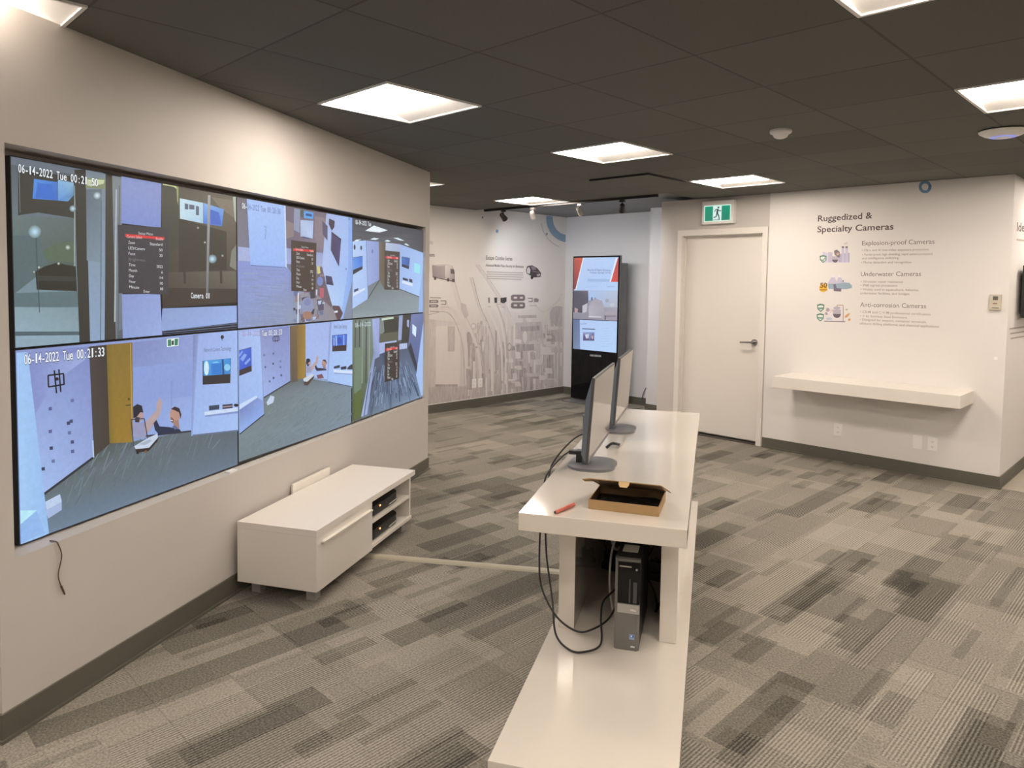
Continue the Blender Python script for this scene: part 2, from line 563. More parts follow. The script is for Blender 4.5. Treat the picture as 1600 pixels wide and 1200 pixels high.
# lamp cells of the ceiling grid
def cell(i, j): return (TX0+i*TW, TY0+j*TL_)
LAMPS = [(0, 0), (0, 3), (0, 6), (4, 0), (4, 3), (4, 6), (-4, 6), (-4, 3), (0, -3), (4, -3), (8, 0), (8, 3), (8, -3), (8, 6), (0, -6), (4, -6), (8, -6), (-4, 0), (4, 9), (8, 9)]  # unseen lamps at the far right are added to brighten the right wall
LIFTED = [(-1, 5)]
bm = bmesh.new()
TRACK_Y = 6.19
i0, i1 = -6, 12
j0 = -9
for i in range(i0, i1+1):
    for j in range(j0, 13):
        x, y = cell(i, j)
        xa, xb, ya, yb = max(x, XM-0.1), min(x+TW, X1), max(y, Y0_), min(y+TL_, Y1)
        if x < XR: yb = min(yb, TRACK_Y if x < -4.1 else Y1)
        if xb-xa < 0.001 or yb-ya < 0.001 or (i, j) in LAMPS: continue
        z = CEIL - (0.016 if (i, j) in LIFTED else 0)
        if (i, j) in LIFTED: xa, xb, ya, yb = xa+0.002, xb-0.002, ya+0.002, yb-0.002
        bm.faces.new([bm.verts.new(c) for c in ((xa, ya, z), (xa, yb, z), (xb, yb, z), (xb, ya, z))])
        if (i, j) in LIFTED:
            for a, b_ in (((xa, ya), (xb, ya)), ((xb, ya), (xb, yb)), ((xb, yb), (xa, yb)), ((xa, yb), (xa, ya))):
                bm.faces.new([bm.verts.new(c) for c in ((*a, CEIL+0.012), (*b_, CEIL+0.012), (*b_, z), (*a, z))]).material_index = 1
struct(obj('ceiling', bm, None, mats=[CEILM, mat('shaded_tile_edge', (0.01, 0.01, 0.01), 0.8)]))  # dropped tile's sides coloured black for the shade along its edges
struct(obj('ceiling_soffit', boxes((XM-0.1, -4.14, TRACK_Y+0.0, YF+0.1, SOFFIT, SOFFIT+0.05)), SOFF))
struct(obj('ceiling_void', boxes((XM-0.2, X1+0.1, Y0_-0.1, Y1+0.1, CEIL+0.16, CEIL+0.2)), mat('void_black', (0.02, 0.02, 0.02), 0.9)))

# the partition that carries the video wall
SL, SR = -3.81, 0.0
OL, OR_, OB, OT = -3.752, -0.088, 0.621, 2.043
PT = 0.2
bm = bmesh.new()
for a in ((-PT, 0, SL, SR, 0, OB), (-PT, 0, SL, SR, OT, CEIL), (-PT, 0, SL, OL, OB, OT), (-PT, 0, OR_, SR, OB, OT), (-PT, -0.15, OL, OR_, OB, OT)):
    box(bm, *a)
wl = struct(obj('wall_left', bm, WALL_GREIGE))
wl.location = W0; wl.rotation_euler = (0, 0, TH)
bl = struct(obj('baseboard_left', boxes((-PT-0.008, 0.008, SL-0.008, SR+0.008, 0, 0.1), (-PT-0.016, 0.016, SL-0.016, SR+0.016, 0, 0.012), bev=0.002), BASEB))
bl.location = W0; bl.rotation_euler = (0, 0, TH)

# outer walls
struct(obj('wall_mural', boxes((XM-0.1, XM, Y0_, YF+0.1, 0, SOFFIT+0.02)), WALL_WHITE))
struct(obj('baseboard_mural', boxes((XM, XM+0.008, Y0_, YF, 0, 0.1), (XM, XM+0.016, Y0_, YF, 0, 0.012), bev=0.002), BASEB))
struct(obj('wall_far', boxes((XM, -4.45, YF, YF+0.1, 0, SOFFIT+0.02)), WALL_COOL))
struct(obj('baseboard_far', boxes((XM+0.01, -5.1, YF-0.008, YF, 0, 0.1), (XM+0.01, -5.1, YF-0.016, YF, 0, 0.012), bev=0.002), BASEB))
struct(obj('wall_pilaster', boxes((-5.1, -4.44, 7.6, YF, 0, SOFFIT)), WALL_COOL))
struct(obj('baseboard_pilaster', boxes((-5.108, -4.44, 7.592, 7.6, 0, 0.1), (-5.108, -5.1, 7.6, YF-0.01, 0, 0.1), bev=0.002), BASEB))
# the block with the door: its front is pierced for the door
DX0, DX1, DZ = -4.165, -3.255, 2.125
struct(obj('wall_door', boxes((-4.436, DX0, DWY, DWY+0.16, 0, CEIL), (DX0, DX1, DWY, DWY+0.16, DZ, CEIL), (DX1, -3.19, DWY, DWY+0.16, 0, CEIL),
                              (-4.436, -4.3, DWY+0.16, YF+0.1, 0, CEIL)), WALL_GREIGE))
struct(obj('wall_graphic', boxes((-3.19, XR, DWY-0.012, DWY+0.16, 0, CEIL), (XR-0.16, XR, DWY+0.16, Y1, 0, CEIL)), WALL_WHITE))
struct(obj('baseboard_door', boxes((-3.188, XR+0.008, DWY-0.020, DWY-0.012, 0, 0.1), (-3.188, XR+0.016, DWY-0.028, DWY-0.012, 0, 0.012), bev=0.002), BASEB))
struct(obj('baseboard_right', boxes((XR, XR+0.008, DWY-0.012, Y1, 0, 0.1), (XR, XR+0.016, DWY-0.012, Y1, 0, 0.012), bev=0.002), BASEB))
struct(obj('wall_end', boxes((XR, X1, Y1, Y1+0.1, 0, CEIL)), WALL_WHITE))
struct(obj('wall_right', boxes((X1, X1+0.1, Y0_, Y1+0.1, 0, CEIL)), WALL_WHITE))
struct(obj('wall_back', boxes((XM-0.1, X1+0.1, Y0_-0.1, Y0_, 0, CEIL)), WALL_WHITE))

# door
d1 = bpy.data.objects.new('door_1', None)
COL.objects.link(d1)
d1.location = ((DX0+DX1)/2, DWY, 0)
struct(d1)
hw = (DX1-DX0)/2
bm = boxes((-hw-0.052, -hw+0.004, -0.014, 0.16, 0, DZ+0.06), (hw-0.004, hw+0.052, -0.014, 0.16, 0, DZ+0.06), (-hw, hw, -0.014, 0.16, DZ-0.004, DZ+0.06), bev=0.003)
box(bm, -hw+0.002, -hw+0.016, 0.030, 0.066, 0, DZ, bev=0.002); box(bm, hw-0.016, hw-0.002, 0.030, 0.066, 0, DZ, bev=0.002); box(bm, -hw, hw, 0.030, 0.066, DZ-0.016, DZ, bev=0.002)
box(bm, -hw, hw, 0.12, 0.16, 0, DZ)
obj('door_frame', bm, DOORW, d1)
obj('door_leaf', boxes((-hw+0.006, hw-0.006, 0.068, 0.112, 0.025, DZ-0.006), bev=0.002), DOORW, d1)
bm = bmesh.new()
hx, hz = hw-0.085, 1.03
cyl(bm, (hx, 0.022, hz), (hx, 0.008, hz), 0.033, 0.031, 28)
cyl(bm, (hx, 0.010, hz), (hx, -0.045, hz), 0.013, seg=16)
tube(bm, [(hx, -0.042, hz), (hx-0.03, -0.047, hz), (hx-0.08, -0.047, hz-0.002), (hx-0.125, -0.042, hz-0.004)], 0.0095, 10)
cyl(bm, (hx, -0.044, hz), (hx, -0.054, hz), 0.016, 0.012, 18)
bmesh.ops.translate(bm, vec=(0, 0.046, 0), verts=bm.verts)
obj('door_handle', bm, CHROME, d1, smooth=True)
struct(obj('trim_1', boxes((DX0+0.0, DX1, DWY+0.0, DWY+0.16, 0.0, 0.006)), mat('dark_threshold', (0.04, 0.035, 0.03), 0.5)))

# ================================================================== CEILING THINGS
LAMP_LABELS = {(0, 0): 'largest square recessed ceiling light, above the video wall', (0, 3): 'square recessed ceiling light above the pale screens of the desk, second of its row',
    (0, 6): 'square recessed ceiling light just before the green exit sign', (4, 0): 'square ceiling light cut off by the top edge of the photo, right of centre',
    (4, 3): 'ceiling light cut off by the right photo edge, just above the white domed access point',
    (-4, 6): 'square ceiling light close to the black spotlight track', (-4, 3): 'sliver of a ceiling light showing beyond the end of the video wall',
    (0, -3): 'square ceiling light cut off in the top left corner of the photo'}
def make_lamp(x, y, label):
    t = thing('ceiling_light', label, 'ceiling light', (x+TW/2, y+TL_/2, CEIL), 0, 'square recessed ceiling lights')
    hx, hy, r = TW/2-0.004, TL_/2-0.004, 0.014
    obj('frame', boxes((-hx, hx, -hy, -hy+r, -0.006, 0.004), (-hx, hx, hy-r, hy, -0.006, 0.004), (-hx, -hx+r, -hy+r, hy-r, -0.006, 0.004), (hx-r, hx, -hy+r, hy-r, -0.006, 0.004)), LAMPW, t)
    ya, yb = -hy+r+0.03, 0.035
    bm = bmesh.new()
    box(bm, -hx+r+0.001, hx-r-0.001, ya, yb, -0.003, 0.05, bev=0.004)
    obj('lens', bm, LENS, t)
    bm = bmesh.new()
    def q(*c): bm.faces.new([bm.verts.new(v) for v in c])
    X_, Yn, Yf, d = hx-r+0.002, -hy+r-0.002, hy-r+0.002, 0.055
    q((-X_, yb-0.004, d), (X_, yb-0.004, d), (X_-0.0, Yf, 0.0), (-X_+0.0, Yf, 0.0))
    q((-X_, Yn, 0.0), (X_, Yn, 0.0), (X_, ya+0.004, 0.03), (-X_, ya+0.004, 0.03))
    for s in (-1, 1):
        bm.faces.new([bm.verts.new(v) for v in ((s*X_, yb-0.004, d), (s*X_, Yf, 0), (s*X_, yb-0.004, -0.0))])
    q((-X_, Yn, 0.07), (X_, Yn, 0.07), (X_, Yf, 0.07), (-X_, Yf, 0.07))
    obj('reflector', bm, LAMPW, t)
    return t
for (i, j) in LAMPS:
    x, y = cell(i, j)
    lb = LAMP_LABELS.get((i, j), 'unseen square recessed ceiling light, outside the photo')
    make_lamp(x, y, lb)

t = thing('smoke_detector', 'small white round smoke detector on a dark ceiling tile', 'smoke detector', (-1.868, 4.094, CEIL))
bm = bmesh.new(); lathe(bm, [(0, 0), (0.06, 0), (0.062, -0.012), (0.058, -0.02), (0.045, -0.026)], 32); obj('base', bm, PLASTW, t, True)
bm = bmesh.new(); lathe(bm, [(0.045, -0.026), (0.036, -0.042), (0.02, -0.05), (0, -0.051)], 32); obj('sensor_cap', bm, PLASTW, t, True)
t = thing('access_point', 'white domed access point with a faint blue ring beside the right ceiling light', 'access point', (-0.93, 4.90, CEIL))
bm = bmesh.new(); lathe(bm, [(0, 0), (0.105, 0), (0.122, -0.008), (0.118, -0.016), (0.095, -0.030), (0.066, -0.040)], 48); obj('housing', bm, PLASTW, t, True)
bm = bmesh.new(); lathe(bm, [(0.066, -0.040), (0.056, -0.0425), (0.04, -0.0445)], 48); obj('light_ring', bm, BLUELED, t, True)
bm = bmesh.new(); lathe(bm, [(0.04, -0.0445), (0.02, -0.046), (0, -0.0462)], 40); obj('cap', bm, PLASTW, t, True)

# spotlight track
XT0, XT1 = -6.62, -4.09
tag(obj('light_track', boxes((XT0, XT1, TRACK_Y, TRACK_Y+0.036, CEIL-0.028, SOFFIT), bev=0.002), BLACK), 'black spotlight track along the edge of the grey soffit', 'light track')
SPOTS = [(-6.29, 'dark', 'black track spotlight furthest left, turned to the mural'), (-5.80, 'silver', 'grey track spotlight under the ceiling light, aimed at the mural corner'),
         (-5.09, 'silver', 'track spotlight nearest the kiosk, with a bright stem'), (-4.52, 'dark', 'black track spotlight nearest the door')]
for k, (sx, tone, lb) in enumerate(SPOTS):
    t = thing('track_spotlight', lb, 'spotlight', (sx, TRACK_Y+0.018, CEIL-0.028), 0, 'spotlights on the black track')
    mm = BLACK if tone == 'dark' else SILVER
    obj('adapter', boxes((-0.03, 0.03, -0.014, 0.014, -0.022, 0), bev=0.002), mm, t)
    bm = bmesh.new(); cyl(bm, (0, 0, -0.022), (0, 0, -0.06), 0.007, seg=12); obj('stem', bm, mm, t, True)
    aim = Vector(((-0.10, 0.85, -0.62), (-0.35, 0.75, -0.62), (-0.10, 0.8, -0.62), (-0.55, 0.7, -0.60))[k]).normalized()
    c = Vector((0, 0, -0.082))
    bm = bmesh.new()
    cyl(bm, c-aim*0.045, c+aim*0.045, 0.027, 0.036, 24)
    cyl(bm, c-aim*0.058, c-aim*0.045, 0.016, 0.027, 24)
    head = obj('spot_head', bm, mm, t, True)
    bm = bmesh.new(); cyl(bm, c+aim*0.0455, c+aim*0.047, 0.031, seg=24)
    obj('spot_lens', bm, mat('cool_spot_lens', (0.9, 0.9, 0.9), 0.3, emit=SPOT_COL, strength=14), head)
    ld = bpy.data.lights.new('spot_beam', 'SPOT')
    ld.energy = SPOT_W
    ld.color = SPOT_COL
    ld.spot_size = math.radians(125); ld.spot_blend = 1.0; ld.shadow_soft_size = 0.03
    lo = bpy.data.objects.new('spot_beam', ld)
    COL.objects.link(lo)
    lo.parent = t
    lo.location = c + aim*0.055
    lo.rotation_euler = aim.to_track_quat('-Z', 'Y').to_euler()

# ================================================================== VIDEO WALL
A_ = wp(-3.67, -0.080); B_ = wp(-0.085, -0.018)
VX = (B_-A_).normalized(); VN = VX.cross(Vector((0, 0, 1)))
VANG = math.atan2(VX.y, VX.x)
ZV = Vector((0, 0, 1))
def vpt(x, y):
    p = on_plane(x, y, A_, VN) - A_
    return p.dot(VX), p.z
xl = (vpt(15.5, 240)[0]+vpt(29.5, 853)[0]+vpt(22, 543)[0])/3
xs1 = (vpt(371.5, 306)[0]+vpt(371, 516)[0]+vpt(370.5, 728)[0])/3
xs2 = (vpt(551.5, 341)[0]+vpt(549.5, 499)[0]+vpt(549, 662)[0])/3
xrr = (B_-A_).length
zt = (vpt(15.5, 240)[1]+vpt(371.5, 306)[1]+vpt(551.5, 341)[1])/3
zb = (vpt(29.5, 853)[1]+vpt(370.5, 728)[1]+vpt(549, 662)[1])/3
zm = (vpt(22, 543)[1]+vpt(371, 516)[1]+vpt(549.5, 499)[1])/3
COLS = [(xl, xs1), (xs1, xs2), (xs2, xrr)]
ROWS = [(zm, zt), (zb, zm)]

def rnd_color(cs): return random.choice(cs)
WHITE = '#e9f1fb'
def menu(P, tl, tr, br, bl, bg, rows, ts, red, title='Setup Menu'):
    P.poly([tl, tr, br, bl], bg)
    P.poly(red, '#d8383a')
    def at(u, v):
        return (tl[0]+(tr[0]-tl[0])*u+(bl[0]-tl[0])*v, tl[1]+(tr[1]-tl[1])*u+(bl[1]-tl[1])*v)
    P.text(title, at(0.40, 0.125), at(0.68, 0.125), '#c9c9d2')
    P.text('Camera Select', at(0.17, 0.185), at(0.47, 0.185), '#f0c8c8', ts)
    P.text('Enable', at(0.74, 0.19), at(0.88, 0.19), '#f0c8c8', ts)
    lab = [('Zoom', 'Standard'), ('LED/Camera', '50'), ('Face', '20'), ('Brightness', ''), ('Time', '2022'), ('Month', '6'), ('Day', '14'), ('Hour', '10'), ('Minute', '08')]
    for i, (a, b) in enumerate(lab[:rows]):
        v = 0.27 + i*0.081
        w = 0.032*len(a)
        c = '#7b7a80' if a == 'Brightness' else '#dfe3ea'
        P.text(a, at(0.20, v), at(0.20+w, v), c, ts)
        if b: P.text(b, at(0.86-0.03*len(b), v), at(0.86, v), '#dfe3ea', ts)
    P.text('Enter', at(0.48, 0.97), at(0.60, 0.97), '#dfe3ea', ts)

def feed_top_left(P):
    P.crop = (0, 200, 3.3333)
    P.quad((40, 120), (450, 205), (420, 1135), (70, 1150), '#505860', '#84a0ac')
    P.poly([(52, 133), (450, 205), (450, 250), (55, 190)], '#6a7480')
    P.poly([(95, 215), (392, 255), (390, 470), (200, 440), (95, 455)], '#33352f')
    P.poly([(60, 455), (390, 470), (392, 720), (65, 730)], ['#66787a', '#5b6a6a', '#4e5b55', '#5b7072'])
    P.poly([(65, 560), (200, 560), (260, 720), (68, 870)], '#566a6e')
    P.poly([(220, 640), (300, 600), (385, 590), (392, 700), (240, 690)], '#566a56')
    P.poly([(178, 265), (300, 282), (300, 378), (170, 368)], ['#4f8fe0', '#3f7ad0', '#3a6ec4', '#4a86dc'])
    P.poly([(196, 285), (270, 295), (295, 372), (185, 365)], '#356fd0')
    P.poly([(302, 268), (385, 285), (385, 350), (355, 382), (302, 378)], ['#86b6e0', '#8ab4d4', '#5a86b0', '#6aa0da', '#5a96dc'])
    P.poly([(185, 748), (230, 722), (262, 712), (305, 700), (340, 712), (395, 720), (402, 850), (192, 842)], '#23261f')
    P.poly([(200, 770), (398, 775), (400, 800), (200, 795)], '#343a34')
    P.poly([(68, 860), (405, 850), (408, 932), (72, 938)], '#5c7278')
    P.poly([(74, 932), (406, 935), (412, 1058), (80, 1062)], ['#8aa3ae', '#7f97a0', '#8aa2ae', '#93afbd'])
    P.poly([(78, 1060), (412, 1060), (414, 1078), (80, 1082)], '#4f626b')
    P.poly([(80, 1084), (415, 1080), (418, 1134), (82, 1148)], '#8fa9ba')
    P.line((100, 225), (105, 440), 3, '#7d8686'); P.line((187, 560), (206, 960), 4, '#39454a'); P.line((390, 300), (388, 720), 5, '#a1b0ac')
    P.poly([(388, 218), (447, 215), (470, 1130), (415, 1132), (400, 720)], '#33322e')
    P.quad((446, 205), (552, 240), (545, 1122), (470, 1128), '#788794', '#8fa8c6')
    P.poly([(446, 258), (548, 262), (548, 318), (446, 312)], '#7f8b68'); P.poly([(455, 268), (545, 270), (540, 290), (480, 305), (455, 300)], '#c8d0a8')
    P.poly([(448, 320), (530, 318), (526, 700), (452, 690)], ['#5f6c78', '#66747f', '#7e93a3', '#7a8d9c'])
    P.line((528, 380), (524, 1120), 5, '#5d6b78')
    P.poly([(550, 243), (587, 252), (604, 1110), (546, 1120)], '#383733')
    P.quad((584, 248), (634, 256), (640, 1045), (603, 1110), '#7c868a', '#6d7884')
    P.line((606, 320), (598, 1010), 8, '#a9b6c0'); P.line((622, 300), (616, 1060), 4, '#525a60')
    P.poly([(610, 1060), (660, 1042), (655, 1114), (612, 1118)], '#59616b')
    P.quad((632, 240), (840, 282), (838, 520), (632, 496), '#8a97cc', '#7f92d2')
    P.poly([(634, 866), (834, 864), (845, 1080), (655, 1114), (640, 1112)], ['#8a9ad2', '#92a4da', '#9ab0e4', '#98b0e6', '#8fa4da'])
    P.poly([(840, 280), (1240, 352), (1236, 905), (845, 940)], ['#4a473c', '#6a6456', '#3a342c', '#38332c'])
    P.poly([(846, 300), (930, 318), (928, 620), (875, 660), (846, 540)], '#3f4138')
    P.poly([(845, 282), (930, 296), (925, 322), (905, 306), (848, 296)], '#cdd79a'); P.poly([(918, 300), (930, 300), (928, 400), (922, 380)], '#94a06a')
    P.poly([(930, 470), (1180, 540), (1180, 740), (930, 750)], '#37352d')
    P.poly([(1100, 360), (1235, 380), (1235, 480), (1150, 420)], '#7a7262')
    P.poly([(936, 366), (1058, 390), (1058, 497), (937, 472)], ['#c9e4f0', '#b8d6ea', '#a9cbe4', '#c3e0ee'])
    for (a, b, c, d) in ((962, 392, 980, 425), (985, 398, 1012, 425), (1020, 405, 1036, 455)): P.poly([(a, b), (c, b+4), (c, d), (a, d-2)], '#59657a')
    P.poly([(1060, 390), (1165, 424), (1156, 512), (1060, 497)], ['#7fb0ee', '#6a9be0', '#4a7ad8', '#4a80e0'])
    P.poly([(1085, 420), (1140, 440), (1152, 505), (1098, 500)], '#3c68c8')
    P.poly([(862, 752), (1236, 745), (1236, 842), (860, 848)], ['#4d4a42', '#6b675c', '#5c574d', '#45423a'])
    P.poly([(856, 832), (1236, 838), (1234, 908), (848, 934)], '#3a322c')
    for xx in (960, 1150): P.line((xx, 745), (xx+2, 810), 12, '#35312c')
    P.poly([(1082, 350), (1096, 350), (1084, 865), (1072, 865)], ['#a4a6a4', '#a4a6a4', '#6f7478', '#6f7478'])
    P.poly([(1212, 360), (1238, 355), (1238, 510), (1222, 480)], '#aeb8ac'); P.poly([(1205, 640), (1236, 600), (1236, 745), (1195, 720)], '#7f8078')
    P.poly([(845, 940), (1238, 925), (1238, 1012), (838, 1058)], ['#8ea2d2', '#96b0e6', '#9bb8ee', '#90a6da'])
    for k in range(3): P.line((846, 1058+k*10), (1238, 1018+k*13), 4, '#5f7096')
    P.poly([(836, 1085), (1238, 1052), (1238, 1062), (836, 1098)], '#9fbaf0')
    for (x, y, r, c, e) in ((180, 540, 34, '#bfe6fb', '#6f8688'), (378, 420, 18, '#c9e6ee', '#566a74'), (505, 352, 20, '#dcf2fb', '#76858f'), (352, 622, 14, '#cfe2d4', '#5f6f60'),
                            (1105, 682, 24, '#c4ecfb', '#54606a'), (1158, 665, 8, '#b8c0b0', '#3a3930'), (1066, 596, 7, '#d8dccc', '#3a3930'), (1030, 520, 7, '#c8ccb8', '#3a3930'), (202, 726, 9, '#e4ead8', '#2c3028'), (304, 706, 9, '#dfe8da', '#2c3028'), (176, 750, 7, '#dfe8da', '#3a4440')):
        P.glow(x, y, r, c, e)
    menu(P, (612, 503), (880, 520), (875, 868), (618, 860), '#3c3a41', 9, 0.012, [(650, 551), (855, 569), (855, 582), (652, 567)])
    P.osd('06-14-2022 Tue 00:21:50', (92, 230), (510, 305), '#eef4fa', 0.030)
    P.osd('Camera 01', (992, 886), (1092, 888), '#eef4fa', 0.026)

def people(P, ox, oy, s):
    q = lambda pts: [(ox+x*s, oy+y*s) for x, y in pts]
    P.poly(q([(0, 95), (58, 95), (66, 170), (2, 175)]), '#9a9cc0')
    P.ell(ox+26*s, oy+55*s, 26*s, 36*s, '#b99a98'); P.poly(q([(-2, 10), (20, -4), (44, 4), (52, 40), (36, 38), (20, 60), (0, 70)]), '#262733')
    P.poly(q([(10, 62), (34, 66), (30, 92), (8, 90)]), '#3a2f36')
    P.poly(q([(58, 95), (118, 30), (122, -10), (138, -42), (150, -6), (140, 48), (80, 140), (60, 150)]), '#b9a3a6')
    P.poly(q([(105, 95), (120, 78), (136, 112), (190, 116), (240, 126), (252, 142), (130, 152), (112, 130)]), '#27304c')
    P.ell(ox+216*s, oy+55*s, 27*s, 42*s, '#bd9487'); P.poly(q([(196, 22), (215, 8), (240, 18), (250, 50), (246, 75), (238, 40), (215, 28)]), '#3a2c30')
    P.poly(q([(204, 84), (236, 78), (240, 124), (214, 118)]), '#a88276'); P.poly(q([(196, 62), (212, 76), (206, 96), (196, 88)]), '#7c5c58'); P.line((ox+194*s, oy+80*s), (ox+206*s, oy+82*s), 5*s, '#e8dcdc'); P.poly(q([(202, 112), (216, 106), (232, 122), (216, 130)]), '#5f6c9c')

def streaks(P, n, x0, x1, y0, y1, dx, dy, cs, w):
    for i in range(n):
        x, y = random.uniform(x0, x1), random.uniform(y0, y1)
        k = random.uniform(0.4, 1.3)
        P.line((x, y), (x+dx*k, y+dy*k), random.uniform(0.5, 1.4)*w, random.choice(cs))

def feed_bottom_left(P):
    P.crop = (0, 520, 3.3333)
    P.poly([(60, 60), (1240, -30), (1240, 700), (90, 1120)], ['#8b97cc', '#98b0ea', '#8fa3d0', '#7d90c0'])
    P.poly([(225, 838), (484, 644), (568, 573), (690, 567), (990, 510), (1240, 505), (1240, 700), (90, 1125)], ['#66737a', '#56605f', '#50585a', '#5f6a6e', '#66727a', '#5d6a74', '#66788c', '#7288a0', '#6a7880'])
    st = random.getstate(); random.seed(3)
    for i in range(340):
        x, y = random.uniform(300, 1220), random.uniform(590, 1000)
        if y > 1090 - x*0.36 - 40 or y < 560 + (800-x)*0.25*(x < 800): continue
        P.line((x, y), (x+random.uniform(20, 60), y-random.uniform(50, 110)), random.uniform(2, 6), random.choice(['#6d7c84', '#5f6b71', '#75858f', '#69767d', '#647078']))
    random.setstate(st)
    P.poly([(140, 98), (460, 70), (485, 645), (226, 838)], ['#8c98d0', '#7f8bc6', '#97a9de', '#a5c0f2'])
    P.poly([(150, 160), (300, 110), (440, 90), (440, 140), (300, 240), (180, 420)], ['#8490cc', '#8490cc', '#8490cc', '#a0b0e2', '#96a6dc', '#8a98d2'])
    P.line((226, 840), (482, 650), 12, '#31353e')
    P.poly([(60, 105), (140, 100), (252, 1045), (90, 1115)], ['#a6ccf8', '#a2c8f8', '#9cc4f6', '#a9d2fb'])
    P.poly([(92, 925), (188, 924), (96, 1002)], '#bdf0ff'); P.poly([(96, 1004), (188, 930), (230, 1040), (100, 1100)], '#95bdf2')
    P.poly([(232, 900), (310, 842), (318, 870), (318, 922), (246, 968), (238, 935)], '#a9bde4'); P.poly([(232, 880), (308, 840), (316, 880), (240, 922)], '#c2d4f2')
    P.poly([(460, 72), (552, 62), (572, 575), (486, 648)], ['#4a4240', '#3c342e', '#453d36', '#4b4540'])
    P.line((480, 560), (484, 648), 7, '#b9cdf0')
    P.quad((551, 62), (686, 50), (691, 570), (567, 575), '#88702f', '#9c7c32')
    P.poly([(551, 62), (590, 58), (602, 572), (567, 575)], ['#7c682e', '#8d742e', '#9a7c30', '#806c34']); P.line((676, 55), (686, 568), 5, '#b8964a')
    P.ell(668, 345, 6, 8, '#5a4a22'); P.line((652, 378), (676, 376), 6, '#4a3d20')
    P.poly([(686, 50), (1010, 12), (992, 512), (692, 545)], ['#808ec4', '#8f9fd6', '#9db6ee', '#93aaE4'.lower()])
    P.poly([(692, 180), (1000, 150), (996, 330), (692, 360)], '#8da2dc')
    P.line((890, 250), (890, 395), 3, '#7a8cc6')
    P.poly([(865, 32), (928, 26), (926, 68), (866, 74)], '#e8f4ee'); P.poly([(870, 36), (888, 34), (888, 68), (871, 70)], '#2f7f68'); P.poly([(906, 32), (924, 30), (922, 64), (906, 66)], '#2f7f68'); P.poly([(890, 42), (902, 40), (902, 62), (890, 64)], '#243a3a')
    P.poly([(1004, 12), (1032, 8), (1022, 532), (992, 538)], ['#7886ba', '#8b9cd0', '#a9c2f2', '#90a4dc'])
    P.poly([(1030, 8), (1240, -25), (1240, 508), (1000, 536)], ['#9cb2ea', '#a3bdf4', '#a9c6fa', '#a2bef4'])
    P.line((692, 545), (992, 512), 9, '#353842'); P.line((1000, 534), (1238, 508), 7, '#6b7694')
    P.text('Network Camera Technology', (1058, 100), (1200, 90), '#5f6d9c', 0.02)
    P.poly([(1052, 146), (1200, 132), (1196, 262), (1052, 270)], '#302d31')
    P.poly([(1056, 146), (1198, 133), (1196, 214), (1056, 224)], ['#4aa4e8', '#3c94e0', '#3a86d0', '#489ae0'])
    P.ell(1072, 184, 13, 38, '#d4f0ff'); P.ell(1122, 170, 24, 22, '#7cc6f4'); P.poly([(1096, 160), (1150, 156), (1150, 215), (1100, 218)], '#2f7fd4'); P.ell(1180, 180, 16, 18, '#8fd0f6'); P.line((1156, 138), (1160, 218), 10, '#1f4f86')
    P.poly([(1060, 412), (1240, 388), (1240, 406), (1062, 430)], '#cfe0fc'); P.poly([(1064, 430), (1240, 408), (1240, 418), (1066, 438)], '#8299d0')
    P.poly([(1085, 380), (1138, 374), (1138, 398), (1085, 404)], '#38435c'); P.poly([(1155, 374), (1208, 369), (1208, 392), (1155, 397)], '#40465c'); P.line((1158, 386), (1206, 381), 4, '#c9a0a4'); P.ell(1226, 377, 12, 8, '#20222c')
    P.ell(1154, 22, 9, 10, '#2a2c38'); P.line((1150, 30), (1156, 40), 4, '#50587a')
    for a, b in (((244, 222), (328, 212)), ((248, 282), (330, 268)), ((246, 222), (248, 282)), ((326, 212), (330, 270)), ((278, 195), (290, 315)), ((302, 190), (312, 308))): P.line(a, b, 8, '#17171f')
    P.ell(292, 240, 9, 9, '#23232d')
    for i, (x, y) in enumerate(((257, 395), (372, 352), (352, 470), (366, 460), (257, 513), (357, 520), (262, 600), (372, 568), (373, 617), (272, 668), (220, 708))):
        P.poly([(x-9, y-7), (x+8, y-10), (x+9, y+8), (x-8, y+10)], ['#5a649a', '#6a75a8', '#39405e', '#48507a'][i % 4])
    people(P, 690, 375, 1.0)
    P.path([(690, 590), (678, 452), (746, 446), (766, 562)], 6, '#474a5a')
    P.poly([(694, 590), (765, 548), (815, 524), (818, 545), (772, 598), (702, 606)], '#c9d6ea'); P.poly([(720, 580), (770, 555), (790, 560), (750, 585)], '#aab6cc')
    P.poly([(700, 606), (772, 598), (820, 545), (815, 565), (768, 616), (706, 624)], '#33292a')
    P.ell(712, 624, 8, 7, '#20201f'); P.ell(754, 618, 8, 7, '#7a5a3c')
    P.osd('06-14-2022 Tue 00:21:33', (120, 164), (540, 120), '#f4f8fd', 0.036)

